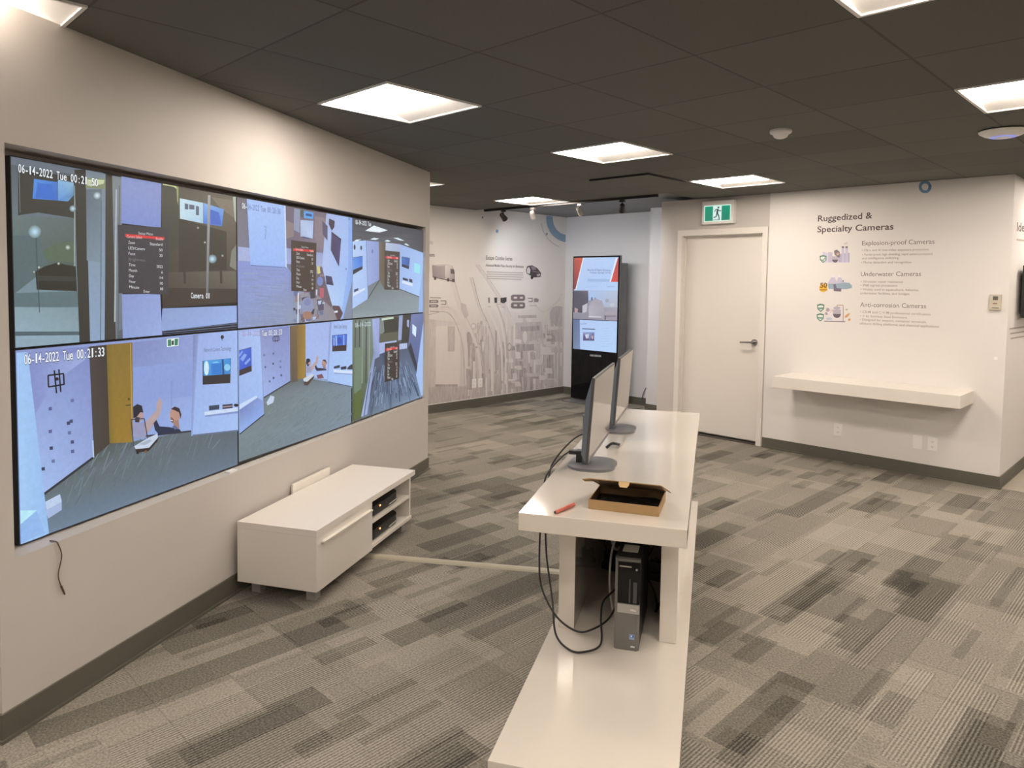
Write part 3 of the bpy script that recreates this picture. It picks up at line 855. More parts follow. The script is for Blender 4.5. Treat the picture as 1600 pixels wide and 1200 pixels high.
def feed_top_mid(P):
    P.crop = (340, 280, 4.706)
    P.poly([(140, 110), (1000, 262), (1000, 1050), (140, 1125)], ['#6d6670', '#73687a', '#8d93a8', '#8794b0'])
    P.poly([(140, 600), (500, 625), (640, 830), (600, 1075), (140, 1125)], ['#8896d4', '#8d9bd6', '#8a95b8', '#8f9bb2', '#8a9cc8'])
    st = random.getstate(); random.seed(5)
    for i in range(110):
        y = random.uniform(650, 1090); x = random.uniform(150, 430)
        P.line((x, y), (x+random.uniform(60, 150), y+random.uniform(0, 14)), random.uniform(2, 6), random.choice(['#8592c4', '#929fd0', '#8895bc', '#93a1c6', '#8794b6']))
    random.setstate(st)
    P.poly([(145, 495), (232, 505), (240, 606), (145, 600)], '#a5b2de')
    P.poly([(494, 190), (805, 240), (800, 470), (720, 570), (500, 520)], ['#6b6272', '#7c7080', '#8d808c', '#756a7c', '#70657a'])
    P.poly([(560, 215), (605, 222), (600, 395), (556, 372)], '#8f98b4'); P.poly([(500, 300), (560, 330), (556, 420), (500, 440)], '#8a7d80')
    P.poly([(632, 232), (702, 246), (698, 294), (632, 284)], '#58a4ee'); P.poly([(605, 222), (628, 228), (626, 282), (604, 276)], '#4c5a52'); P.poly([(645, 250), (690, 258), (690, 276), (645, 268)], '#2f4a86')
    P.poly([(606, 300), (702, 306), (696, 436), (606, 420)], ['#b4c4e6', '#a8bce8', '#b9cdf2', '#a9b6d8']); P.line((620, 425), (672, 436), 9, '#3d4a7c')
    P.poly([(712, 270), (800, 290), (800, 420), (735, 470), (712, 420)], '#8b7f88')
    P.poly([(500, 505), (785, 545), (795, 645), (500, 622)], ['#98a4d2', '#97a4d0', '#a5b0d6', '#a0aede'])
    P.quad((210, 136), (490, 186), (500, 648), (238, 632), '#a4c2f8', '#9abcf8')
    P.poly([(486, 186), (497, 188), (505, 650), (496, 650)], '#c6dbfc'); P.poly([(238, 630), (500, 646), (500, 652), (240, 637)], '#6f7fb6')
    P.path([(338, 345), (350, 352), (352, 385), (345, 440)], 5, '#7f95d0'); P.line((355, 345), (346, 380), 4, '#8aa0da')
    P.poly([(798, 236), (1000, 262), (1000, 700), (905, 1038), (838, 930), (765, 645)], ['#aab8e4', '#a4c2f6', '#9abcf8', '#a8ccfb', '#b4d0f8', '#b0c4f0'])
    P.poly([(766, 305), (806, 345), (804, 452), (770, 405)], '#5b5774'); P.poly([(816, 288), (858, 308), (855, 352), (836, 380), (814, 330)], '#473f52')
    P.poly([(834, 385), (906, 440), (889, 645), (829, 522)], ['#5b5474', '#544a78', '#4a4370', '#3f3a58']); P.poly([(834, 385), (906, 440), (904, 452), (834, 398)], '#373246')
    P.poly([(958, 275), (1000, 265), (1000, 700), (918, 1032), (905, 1000), (958, 640)], ['#93b2f0', '#8fb0ee', '#86a8ea', '#8cb0f2', '#9abef6', '#90b0f0'])
    P.poly([(1000, 700), (1000, 1050), (920, 1045)], '#7f8ca4'); P.ell(964, 292, 6, 9, '#7a8ab4'); P.ell(942, 660, 4, 10, '#6f84bc')
    P.poly([(790, 708), (836, 716), (850, 782), (797, 772)], ['#3c3c5e', '#4a4a74', '#37375a', '#34344e'])
    P.poly([(765, 640), (790, 770), (840, 930), (800, 1000), (700, 900), (720, 700)], ['#6d6478', '#645868', '#6a5a66', '#7a6c76', '#74686e', '#6a6070'])
    P.poly([(842, 928), (892, 932), (918, 985), (896, 1040), (838, 1005)], '#57424c'); P.line((812, 985), (880, 972), 14, '#dfe8f4')
    P.poly([(600, 830), (720, 840), (850, 960), (880, 1046), (600, 1075), (545, 900)], ['#9a98a8', '#8a8492', '#8f8690', '#8c8690', '#8a93a4', '#8e98ac'])
    st = random.getstate(); random.seed(11)
    for i in range(46):
        x, y = random.uniform(540, 775), random.uniform(700, 1040)
        if x < 590 and y < 830: continue
        s = random.uniform(8, 24)
        P.poly([(x-s, y-s*random.uniform(.6, 1.5)), (x+s, y-s), (x+s*random.uniform(.5, 1.2), y+s), (x-s*.7, y+s*1.3)], random.choice(['#6d5f6a', '#9aa7d0', '#b0606e', '#3d3a4a', '#b8c6e8', '#7a84a8', '#8e7c80', '#55506a', '#c6cbe0', '#6a6f9a']))
    random.setstate(st)
    P.ell(748, 750, 22, 34, '#7488c4'); P.poly([(726, 640), (745, 640), (752, 690), (730, 698)], '#d6d07e'); P.poly([(745, 800), (778, 800), (775, 870), (748, 872)], '#b86070')
    P.ell(655, 930, 46, 62, '#8c96ba'); P.ell(655, 1000, 36, 30, '#a17a68'); P.ell(655, 905, 26, 26, '#7c86b4')
    P.path([(618, 1000), (600, 1060), (690, 1050), (735, 1010), (728, 960)], 5, '#5f5a66'); P.path([(588, 835), (585, 1062)], 9, '#d8def0')
    menu(P, (536, 448), (722, 470), (716, 830), (537, 822), '#40342e', 9, 0.015, [(550, 508), (702, 520), (702, 536), (550, 526)])
    P.osd('06-', (172, 214), (212, 222), '#f0f5fb', 0.030); P.osd('14-2022 Tue 00:21:36', (213, 222), (458, 258), '#7386bc', 0.030, False)

def feed_top_right(P):
    P.crop = (340, 280, 4.706)
    P.poly([(990, 262), (1540, 340), (1540, 1000), (990, 1040)], ['#4a4c54', '#44464e', '#7f8d96', '#87959e'])
    P.poly([(998, 262), (1530, 345), (1530, 560), (1350, 475), (1190, 450), (998, 455)], ['#50525a', '#474950', '#4c4e56', '#5a5d66', '#64686f', '#5a5e66'])
    for k in range(3): P.line((1000, 340+k*40), (1500, 410+k*40), 3, '#42444c')
    P.poly([(998, 945), (1108, 872), (1190, 740), (1340, 808), (1482, 862), (1478, 990), (998, 1034)], ['#7f8e96', '#7c8a90', '#6f7a7a', '#7d8a8c', '#8a989e', '#8f9ea6', '#92a2aa'])
    P.poly([(1085, 380), (1150, 340), (1252, 376), (1190, 392)], '#eef8ff')
    for q in ([(1122, 442), (1150, 431), (1190, 437), (1160, 447)], [(1293, 432), (1325, 430), (1374, 453), (1340, 450)], [(1228, 455), (1248, 446), (1276, 456), (1250, 460)], [(998, 462), (1020, 444), (1058, 442), (1010, 466)], [(1370, 476), (1388, 472), (1412, 490), (1395, 488)]): P.poly(q, '#dff0fb')
    P.poly([(990, 458), (1092, 450), (1106, 880), (990, 955)], ['#bcd4f8', '#aac6f6', '#a4c2f6', '#b0ccf8'])
    P.poly([(996, 575), (1066, 564), (1066, 660), (996, 702)], '#292c3c'); P.poly([(996, 578), (1065, 567), (1065, 640), (996, 668)], ['#5f96ea', '#3d74d6', '#4c84e0', '#6a9cec'])
    P.ell(1008, 500, 7, 20, '#39405a'); P.ell(1056, 505, 7, 16, '#414a66'); P.poly([(998, 838), (1084, 798), (1084, 812), (998, 862)], '#dbe8fc'); P.poly([(1004, 812), (1034, 800), (1034, 818), (1004, 832)], '#40486a')
    P.poly([(1094, 452), (1188, 460), (1187, 742), (1106, 785)], ['#9fb0e4', '#8e9fd6', '#8b9bd2', '#9cafe4']); P.ell(1138, 530, 6, 16, '#6f7cae')
    P.line((1104, 880), (1190, 742), 6, '#3a3e46')
    P.poly([(1186, 458), (1238, 468), (1228, 812), (1190, 742)], ['#7a6d60', '#5f5446', '#6a6050', '#706558'])
    P.poly([(1236, 466), (1342, 478), (1340, 812), (1228, 812)], ['#b9c6e2', '#a9b8da', '#8f9cb4', '#8a94a4'])
    P.poly([(1340, 478), (1530, 548), (1484, 862), (1338, 808)], ['#9fb8e8', '#a6c6f8', '#aed0fb', '#a2c0f4'])
    P.poly([(1354, 568), (1414, 580), (1406, 662), (1354, 642)], '#2c2e40'); P.poly([(1358, 572), (1411, 583), (1406, 640), (1357, 624)], ['#4f7cc8', '#3c64b4', '#3a5ca8', '#4a74c4'])
    P.poly([(1445, 614), (1490, 630), (1486, 698), (1445, 682)], '#9de6f4')
    P.poly([(1358, 744), (1434, 766), (1434, 788), (1357, 764)], '#dbe8fc'); P.poly([(1362, 722), (1400, 734), (1400, 750), (1362, 740)], '#2f3448'); P.poly([(1408, 730), (1432, 738), (1432, 762), (1408, 754)], '#38405a')
    P.line((1338, 808), (1484, 866), 6, '#454b56'); P.poly([(1482, 862), (1520, 545), (1530, 560), (1530, 985), (1476, 992)], '#9bb8ec')
    menu(P, (1228, 523), (1340, 535), (1336, 816), (1226, 812), '#493f39', 9, 0.02, [(1236, 566), (1330, 574), (1330, 588), (1236, 582)])
    P.osd('06-14-2022 Tue', (1013, 330), (1128, 346), '#f2f6fb', 0.030)

def feed_bottom_mid(P):
    P.crop = (340, 480, 4.706)
    P.poly([(140, 170), (1000, 70), (1000, 850), (140, 1140)], ['#98aee4', '#9fbcf4', '#7f90a8', '#76868f'])
    P.poly([(140, 945), (335, 788), (334, 664), (526, 549), (580, 530), (640, 508), (650, 520), (800, 545), (1000, 588), (1000, 850), (140, 1145)], ['#7b8b92', '#768488', '#727f84', '#626c6c', '#5c6664', '#606a6a', '#66727a', '#6f7f8c', '#7f90a0', '#7e90a2', '#73838a'])
    st = random.getstate(); random.seed(8)
    for i in range(340):
        x, y = random.uniform(210, 960), random.uniform(620, 1060)
        if y > 1130-(x-140)*0.35 or y < 820-(x-330)*0.9: continue
        P.line((x, y), (x+random.uniform(20, 70), y-random.uniform(20, 55)), random.uniform(2, 5), random.choice(['#7d8c93', '#6f7c80', '#84949c', '#758288', '#7a8890']))
    random.setstate(st)
    P.poly([(140, 182), (304, 163), (334, 786), (140, 945)], ['#a6bcee', '#abc6f8', '#a2c2fa', '#9ebcf4'])
    P.poly([(140, 320), (242, 292), (245, 470), (140, 510)], '#3b3038'); P.poly([(140, 322), (241, 296), (243, 428), (140, 468)], ['#4a72e0', '#3a62d8', '#3858c8', '#4068da'])
    for q in ([(160, 380), (190, 340), (210, 350), (180, 400)], [(150, 350), (175, 318), (180, 330), (155, 365)], [(190, 410), (230, 370), (236, 385), (200, 425)]): P.poly(q, '#86a8f0')
    P.poly([(140, 722), (280, 648), (286, 664), (140, 762)], '#cadefd'); P.poly([(140, 764), (286, 666), (332, 690), (334, 786), (140, 945)], ['#7688c4', '#8498d4', '#8ca6e4', '#90b0f0', '#98b8f4'])
    P.poly([(303, 163), (522, 138), (526, 548), (334, 662)], ['#8a94c8', '#838ec6', '#93a4dc', '#a0b6ee'])
    for a, b in (((400, 218), (444, 212)), ((402, 250), (446, 244)), ((401, 218), (403, 250)), ((444, 212), (446, 244)), ((414, 210), (418, 256)), ((430, 208), (434, 254))): P.line(a, b, 5, '#2a2b38')
    for i, (x, y) in enumerate(((335, 352), (404, 340), (402, 415), (455, 398), (345, 440), (405, 520), (455, 440), (376, 545), (462, 500))): P.ell(x, y, 7, 9, ['#6a76ac', '#5c669a', '#444c74'][i % 3], 8)
    P.line((334, 664), (528, 546), 8, '#2e323c'); P.line((140, 945), (336, 788), 8, '#39404e')
    P.poly([(524, 138), (586, 130), (584, 545), (528, 552)], ['#6f5c44', '#78623c', '#655a4c', '#5d554c'])
    P.poly([(578, 130), (642, 124), (642, 520), (580, 530)], ['#7c673a', '#a07e30', '#a88634', '#8a7038'])
    P.poly([(640, 124), (832, 108), (804, 530), (640, 508)], ['#a3b8ee', '#a2b6ec', '#a8c2f6', '#a6bef2'])
    P.poly([(816, 110), (834, 108), (824, 540), (800, 545)], '#90a2d8')
    P.poly([(832, 108), (1000, 85), (1000, 588), (804, 548)], ['#a4bef4', '#a8c6fa', '#aaccfb', '#a6c4f8'])
    P.text('Network Camera Technology', (850, 158), (945, 156), '#55608c', 0.03)
    P.poly([(836, 206), (946, 196), (941, 320), (837, 326)], '#3a2a32'); P.poly([(840, 207), (945, 199), (941, 276), (841, 286)], ['#4a7ee4', '#3a6cd8', '#3562c8', '#4272da'])
    P.ell(890, 245, 16, 26, '#2a4fb8'); P.line((865, 210), (868, 282), 8, '#a6c4f4'); P.line((922, 204), (922, 278), 8, '#90b4f0'); P.line((850, 225), (850, 280), 6, '#a6c4f4')
    P.poly([(844, 458), (1000, 468), (1000, 490), (848, 480)], '#d4e5ff'); P.poly([(850, 480), (1000, 490), (1000, 498), (852, 490)], '#8fa6d8')
    for q in ([(848, 436), (890, 424), (893, 444), (850, 452)], [(898, 440), (940, 432), (942, 454), (902, 460)], [(946, 446), (975, 420), (1000, 420), (1000, 456), (950, 458)]): P.poly(q, '#2e3448')
    people(P, 645, 378, 0.60)
    P.path([(640, 520), (642, 400)], 4, '#565a70')
    P.poly([(622, 526), (680, 490), (704, 500), (652, 548), (626, 545)], '#cdd6e0'); P.poly([(626, 545), (652, 548), (704, 500), (700, 520), (655, 575), (630, 572)], '#4a3a3a')
    P.poly([(720, 500), (760, 490), (775, 520), (730, 525)], '#7a5060')
    P.poly([(352, 700), (382, 648), (410, 658), (402, 700), (360, 722)], '#c6d5ee'); P.line((806, 548), (1000, 588), 7, '#566280')
    P.osd('06-14-2022', (172, 216), (304, 210), '#a898c8', 0.030, False); P.osd('Tue 00:21:33', (318, 213), (466, 200), '#eef4fd', 0.030)

def feed_bottom_right(P):
    P.crop = (340, 480, 4.706)
    P.poly([(990, 80), (1530, 35), (1530, 660), (990, 850)], ['#6a7268', '#4d4f5a', '#64748c', '#566054'])
    P.poly([(1150, 370), (1190, 330), (1390, 300), (1505, 600), (1500, 660), (1060, 815), (1090, 650)], ['#47516a', '#47516a', '#505c76', '#7288a6', '#8398b6', '#6a7a90', '#4a566c'])
    st = random.getstate(); random.seed(4)
    for i in range(180):
        u = random.uniform(-1, 1); a, b = random.uniform(0.25, 0.8), random.uniform(0.05, 0.3)
        fx, fy, bx, by = 1285+u*215, 720-u*70, 1275+u*80, 300
        P.line((bx+(fx-bx)*a, by+(fy-by)*a), (bx+(fx-bx)*(a+b), by+(fy-by)*(a+b)), random.uniform(2, 6), random.choice(['#3f4a60', '#8296b4', '#566684', '#94a8c4', '#434e66', '#6f829e']))
    random.setstate(st)
    P.poly([(990, 95), (1138, 86), (1142, 335), (1052, 805), (990, 835)], ['#6d7a70', '#7d8c88', '#70806e', '#4c5a40', '#4a5a40'])
    for (x, c) in ((1010, '#46524a'), (1040, '#39443e'), (1062, '#8a9a90'), (1090, '#3c4640'), (1112, '#8c9c9a')): P.line((x, 95), (x-4, 560), 8, c)
    P.poly([(1000, 300), (1060, 290), (1050, 620), (998, 700)], '#6f8470'); P.poly([(998, 640), (1050, 600), (1050, 800), (998, 830)], '#5a6a38')
    P.poly([(1132, 86), (1188, 80), (1186, 362), (1152, 382), (1096, 785), (1050, 806), (1082, 640), (1142, 340)], ['#a4b4e6', '#9aa8d8', '#97a6d4', '#8c9cc8', '#9cb0dc', '#a8bce4', '#94a6cc', '#8494c0'])
    P.line((1120, 480), (1072, 795), 7, '#5a6686')
    P.poly([(1186, 84), (1332, 66), (1322, 250), (1186, 262)], '#33332c'); P.poly([(1186, 90), (1215, 86), (1222, 180), (1188, 215)], '#7c8884'); P.poly([(1200, 82), (1290, 70), (1290, 84), (1204, 98)], '#c8d8c4'); P.poly([(1190, 195), (1320, 180), (1318, 248), (1190, 258)], '#5a5c4c')
    P.poly([(1330, 62), (1360, 58), (1350, 240), (1322, 244)], '#97a4cc'); P.poly([(1358, 58), (1424, 52), (1416, 258), (1346, 262)], '#34322f'); P.poly([(1388, 95), (1404, 92), (1402, 150), (1388, 140)], '#9fb0d8')
    P.poly([(1420, 52), (1530, 40), (1515, 160), (1472, 505), (1396, 300)], ['#7482b2', '#6a78aa', '#6270a4', '#5a6898', '#5a6898']); P.poly([(1428, 122), (1458, 148), (1453, 220), (1427, 192)], '#d6ebff')
    P.poly([(1396, 300), (1416, 258), (1475, 470), (1468, 510)], '#2e3240'); P.poly([(1505, 130), (1530, 100), (1530, 650), (1492, 650), (1455, 500)], ['#a8c4f6', '#b4d0fb', '#b4d0fb', '#a4bce8', '#a4c4f8'])
    P.poly([(1186, 262), (1312, 243), (1306, 302), (1186, 345)], '#a7b7e2'); P.poly([(1330, 270), (1390, 264), (1388, 302), (1330, 312)], '#b4c2e6')
    menu(P, (1225, 268), (1332, 254), (1331, 524), (1222, 552), '#382f2c', 9, 0.02, [(1231, 304), (1318, 290), (1318, 306), (1231, 322)])
    P.osd('06-14-2022', (1005, 148), (1122, 136), '#c2d0d6', 0.030, False)

PANELS = [(0, 0, feed_top_left, 'upper left video wall display with the big on-screen menu, showing a dim glazed office'),
          (1, 0, feed_top_mid, 'upper middle video wall display showing a white board and crowded floor from above'),
          (2, 0, feed_top_right, 'upper right video wall display showing a corridor under a bright square light'),
          (0, 1, feed_bottom_left, 'lower left video wall display showing a yellow door and two men waving'),
          (1, 1, feed_bottom_mid, 'lower middle video wall display showing a wide grey floor and white shelf'),
          (2, 1, feed_bottom_right, 'lower right video wall display showing dark plank floor beside a glass front')]
for (ci, ri, fn, lb) in PANELS:
    (xa, xb), (za, zb_) = COLS[ci], ROWS[ri]
    c = A_ + VX*((xa+xb)/2) + ZV*((za+zb_)/2)
    t = thing('video_wall_display', lb, 'display', c, VANG, 'displays of the video wall')
    hx, hz = (xb-xa)/2, (zb_-za)/2
    # the display faces local -y
    g = 0.0012
    obj('housing', boxes((-hx+g, hx-g, 0.0012, 0.055, -hz+g, hz-g), bev=0.001), BLACK, t)
    P = Print(A_, VX, ZV, step=0.00003, base=-0.0008)
    bz = 0.005
    P.rect = (xa+bz, xb-bz, za+bz, zb_-bz)
    fn(P)
    # keep the picture within 6 mm of the glass
    mk = max(P.k, 1)
    P.build('picture', SCREEN, t)

# small things about the video wall
bm = bmesh.new()
p0 = wp(-3.583, 0.004, 0.625)
pts = [wp(-3.588, -0.03, 0.6235), wp(-3.588, -0.002, 0.6235), wp(-3.584, 0.0045, 0.612), wp(-3.572, 0.006, 0.565), wp(-3.588, 0.006, 0.50), wp(-3.577, 0.006, 0.45)]
t = thing('hanging_cable', 'thin brown cord hanging from the lower left sill of the video wall', 'cord', wp(-3.583, 0.004, 0.62), TH)
bpy.context.view_layer.update()
inv = t.matrix_world.inverted()
tube(bm, [inv @ p for p in pts], 0.0022, 8)
obj('wire', bm, mat('brown_cord', (0.10, 0.06, 0.04), 0.5), t, True)
bm = bmesh.new(); cyl(bm, inv @ wp(-3.577, 0.006, 0.452), inv @ wp(-3.562, 0.006, 0.415), 0.004, 0.003, 10); obj('plug', bm, mat('brown_cord', (0, 0, 0)), t, True)
t = tag(obj('sill_wedge', boxes((-0.02, 0.012, -0.03, 0.03, 0, 0.008), bev=0.001), PLASTW), 'little white wedge lying on the sill under the video wall seam', 'wedge')
t.location = wp(-2.56, -0.02, OB+0.0005); t.rotation_euler = (0, 0, TH)

# ================================================================== TV CABINET
CS0, CS1, CN0, CN1 = -2.585, -1.383, 0.028, 0.473
cab = thing('media_cabinet', 'long low white media cabinet with open shelves under the video wall', 'cabinet', wp((CS0+CS1)/2, (CN0+CN1)/2), TH)
cw, cd = (CS1-CS0)/2, (CN1-CN0)/2                # local: x out of the wall, y along it
ZB, ZT = 0.072, 0.38
div = -0.008
obj('top_board', boxes((-cd, cd+0.004, -cw, cw, ZT-0.032, ZT), bev=0.002), SATINW, cab)
obj('side_panel', boxes((-cd, cd+0.004, -cw, -cw+0.02, ZB, ZT-0.0325), bev=0.001), SATINW, cab)
obj('side_panel', boxes((-cd, cd-0.012, cw-0.055, cw-0.035, ZB, ZT-0.0325), bev=0.001), SATINW, cab)
obj('divider', boxes((-cd+0.012, cd-0.004, div-0.009, div+0.009, ZB+0.0205, ZT-0.0325), bev=0.001), SATINW, cab)
obj('bottom_board', boxes((-cd+0.012, cd-0.004, -cw+0.0205, cw-0.0355, ZB, ZB+0.02), bev=0.001), SATINW, cab)
obj('shelf', boxes((-cd+0.012, cd-0.006, div+0.0095, cw-0.0555, ZB+0.142, ZB+0.158), bev=0.001), SATINW, cab)
obj('back_panel', boxes((-cd, -cd+0.0115, -cw+0.0205, cw-0.0355, ZB, ZT-0.0325)), SATINW, cab)
dr = obj('door', boxes((cd-0.0035, cd+0.0025, -cw+0.0208, div+0.006, ZB-0.003, ZT-0.0755), bev=0.001), SATINW, cab)
obj('handle', boxes((cd+0.001, cd+0.022, -cw+0.045, div-0.022, ZT-0.0752, ZT-0.066), bev=0.002), SATINW, dr)
obj('fascia', boxes((cd-0.0035, cd+0.0012, -cw+0.0208, div+0.006, ZT-0.0745, ZT-0.033), bev=0.001), SATINW, cab)
for sx in (-1, 1):
    for sy in (-1, 1):
        cy = sy*(cw-0.085)
        cx = sx*(cd-0.065)
        obj('leg', boxes((cx-0.025, cx+0.025, cy-0.025, cy+0.025, 0, ZB-0.0005), bev=0.002), SILVER, cab)
for k, (zz, lb) in enumerate(((ZB+0.159, 'dark media player on the upper shelf of the white cabinet'), (ZB+0.021, 'dark media player on the lowest shelf of the white cabinet'))):
    yc = div + 0.012 + 0.228
    t = thing('media_player', lb, 'media player', cab.matrix_basis @ Vector((0.032, yc, zz)), TH, 'media players in the cabinet')
    bm = bmesh.new(); prism(bm, round_rect(0.160, 0.225, 0.085, 12), 0.006, 0.060)
    obj('housing', bm, BLACK, t, True)
    bm = bmesh.new()
    tube(bm, [(-0.10, 0.229, 0.03), (0.0, 0.229, 0.03), (0.075, 0.229, 0.028)] + [(0.075+0.0885*math.sin(q), 0.140+0.0885*math.cos(q), 0.026-0.004*q) for q in (0.3, 0.6, 0.9, 1.2, 1.5)] + [(0.1635, 0.09, 0.018), (0.1635, 0.05, 0.016)], 0.0032, 8)
    obj('pale_rim', bm, CABLEW, t, True)
    obj('indicator_light', boxes((0.1602, 0.1635, -0.075, -0.067, 0.040, 0.048)), LEDRED, t)
    obj('status_light', boxes((0.1602, 0.1635, 0.004, 0.020, 0.038, 0.042)), MIDGREY, t)
    for sx in (-1, 1):
        obj('foot', boxes((sx*0.09-0.01, sx*0.09+0.01, -0.10, 0.10, 0, 0.0055)), BLACK, t)
bd = tag(obj('spare_panel', boxes((-0.006, 0.006, -0.20, 0.20, 0, 0.458), bev=0.001), SATINW), 'plain white panel standing between wall and media cabinet', 'panel')
pa = on_plane(452, 757, W0, WN) - W0; pb = on_plane(510, 729, W0, WN) - W0
sa, sb = pa.dot(WD), pb.dot(WD)
bd.scale = (1, (sb-sa)/0.40, (pa.z+pb.z)/2/0.458)
bd.location = wp((sa+sb)/2, 0.0185, 0.0); bd.rotation_euler = (0, 0, TH)

# floor cable cover
q0, q1 = on_z(560, 867.5, 0), on_z(905, 897, 0)
dv = (q1-q0); ln = dv.length
bm = bmesh.new()
prof = [(-0.03, 0.0), (-0.022, 0.009), (-0.01, 0.013), (0.01, 0.013), (0.022, 0.009), (0.03, 0.0)]
a = [bm.verts.new((0, y, z)) for y, z in prof]; b = [bm.verts.new((ln, y, z)) for y, z in prof]
for i in range(len(prof)-1): bm.faces.new((a[i], a[i+1], b[i+1], b[i]))
bm.faces.new((a[0], b[0], b[-1], a[-1])); bm.faces.new(a[::-1]); bm.faces.new(b)
t = tag(obj('cable_cover', bm, mat('beige_rubber', (0.36, 0.33, 0.25), 0.45), None, False), 'long beige cable cover crossing the carpet from cabinet to desk', 'cable cover')
t.location = q0 + Vector((0, 0, 0.0003)); t.rotation_euler = (0, 0, math.atan2(dv.y, dv.x))

# ================================================================== DESK
DS0, DS1, DN0, DN1 = -3.14, -0.79, 1.637, 2.238
dc_s, dc_n = (DS0+DS1)/2, (DN0+DN1)/2
desk = thing('display_desk', 'long white gloss desk standing on a low white bench', 'desk', wp(dc_s, dc_n), TH)
DZT, BZ = 0.76, 0.17
L_ = lambda s, n: (n-dc_n, s-dc_s)               # local coordinates
def lbox(s0, s1, n0, n1, z0, z1): return (n0-dc_n, n1-dc_n, s0-dc_s, s1-dc_s, z0, z1)
obj('tabletop', boxes(lbox(DS0, DS1, DN0, DN1, DZT-0.066, DZT), bev=0.003), GLOSSW, desk)
obj('lower_bench', boxes(lbox(-3.655, -0.79, 1.690, 2.244, 0.09, BZ), bev=0.003), GLOSSW, desk)
obj('plinth', boxes(lbox(-3.58, -0.84, 1.74, 2.20, 0.0, 0.0895)), mat('plinth_white', (0.55, 0.53, 0.5), 0.4), desk)
for n0 in (1.718, 2.131):
    obj('side_panel', boxes(lbox(-2.772, -0.80, n0, n0+0.067, BZ+0.0004, DZT-0.0664), bev=0.002), GLOSSW, desk)
obj('back_panel', boxes(lbox(-0.87, -0.805, 1.7855, 2.1305, BZ+0.0004, DZT-0.0664)), GLOSSW, desk)

# monitors
def make_monitor(s, n, label):
    t = thing('computer_monitor', label, 'monitor', wp(s, n, DZT), TH, 'monitors on the desk')
    bm = bmesh.new(); prism(bm, round_rect(0.107, 0.128, 0.085, 12), 0, 0.012)
    bmesh.ops.bevel(bm, geom=[e for e in bm.edges if all(v.co.z > 0.011 for v in e.verts)], offset=0.004, segments=2, affect='EDGES')
    obj('stand_base', bm, MIDGREY, t, True)
    tilt = Matrix.Translation((0.034, 0, 0.26)) @ Matrix.Rotation(math.radians(3.6), 4, 'Y') @ Matrix.Translation((0, 0, -0.26))
    bm = bmesh.new()
    box(bm, -0.042, -0.012, -0.05, 0.05, 0.0122, 0.24, bev=0.006)
    obj('stand_neck', bm, STEELB, t, True)
    bm = bmesh.new()
    z0, z1, w = 0.083, 0.448, 0.314
    box(bm, -0.006, 0.006, -w, w, z0, z1, bev=0.002, mtx=tilt)
    hs = obj('panel', bm, DKGREY, t)
    bm = bmesh.new()
    vs = []
    prof = [(-0.0065, 0.12*0+z0+0.005, w-0.004, z1-0.003), (-0.03, z0+0.03, w-0.03, z1-0.10), (-0.040, z0+0.05, w-0.09, z1-0.16)]
    rings = []
    for (x, za, ww, zb2) in prof:
        rings.append([bm.verts.new(tilt @ Vector((x, y, z))) for y, z in ((-ww, za), (ww, za), (ww, zb2), (-ww, zb2))])
    for A, B in zip(rings, rings[1:]):
        for i in range(4): bm.faces.new((A[i], A[(i+1) % 4], B[(i+1) % 4], B[i]))
    bm.faces.new(rings[0][::-1]); bm.faces.new(rings[-1])
    obj('rear_shell', bm, STEELB, t)
    bm = bmesh.new(); box(bm, 0.0062, 0.0068, -w+0.007, w-0.007, z0+0.020, z1-0.006, mtx=tilt)
    obj('screen', bm, SCREENOFF, t)
    bm = bmesh.new(); box(bm, 0.0062, 0.0075, -w+0.002, w-0.002, z0+0.002, z0+0.019, mtx=tilt)
    obj('lower_bezel', bm, MIDGREY, t)
    return t
mon1 = make_monitor(-2.37, 1.785, 'switched-off monitor on the white desk, nearer to the open cardboard box')
mon2 = make_monitor(-1.515, 1.785, 'switched-off monitor at the far end of the white desk')
bm = boxes((-0.075, -0.046, -0.02, 0.02, 0.0128, 0.066), (-0.11, -0.075, -0.014, 0.014, 0.046, 0.064), bev=0.002)
t = tag(obj('video_adapter', bm, BLACK), 'black plug adapter behind the nearer monitor', 'adapter')
t.location = wp(-2.37, 1.785, DZT); t.rotation_euler = (0, 0, TH)
bm = bmesh.new(); tube(bm, [(0.0, 0.0, 0.008), (0.02, 0.03, 0.022), (0.035, 0.05, 0.02), (0.05, 0.09, 0.008)], 0.0075, 8)
t = tag(obj('cable_plug', bm, BLACK, None, True), 'black cable plug lying on the desk behind the nearer monitor screen', 'plug')
t.location = wp(-2.02, 1.80, DZT); t.rotation_euler = (0, 0, TH)
# cables from the nearer monitor over the desk edge
def cable(name, ctrl, r, label, material=CABLEB, cat='cable', group=None, seg=8):
    o0 = Vector(ctrl[0])
    bm = bmesh.new(); tube(bm, [Vector(c)-o0 for c in ctrl], r, seg, 10)
    t = tag(obj(name, bm, material, None, True), label, cat, group)
    t.location = o0
    return t
E_ = DN0
cable('monitor_cable', [wp(-2.372, 1.672, 0.814), wp(-2.46, 1.652, 0.805), wp(-2.62, 1.628, 0.772), wp(-2.66, 1.622, 0.72), wp(-2.69, 1.618, 0.60), wp(-2.735, 1.625, 0.42), wp(-2.785, 1.65, 0.33),
      wp(-2.83, 1.72, 0.245), wp(-2.84, 1.80, 0.20), wp(-2.82, 1.86, 0.20), wp(-2.72, 1.93, 0.225), wp(-2.55, 1.955, 0.30)], 0.0042, 'black cable falling from the nearer monitor into a low loop on the bench')
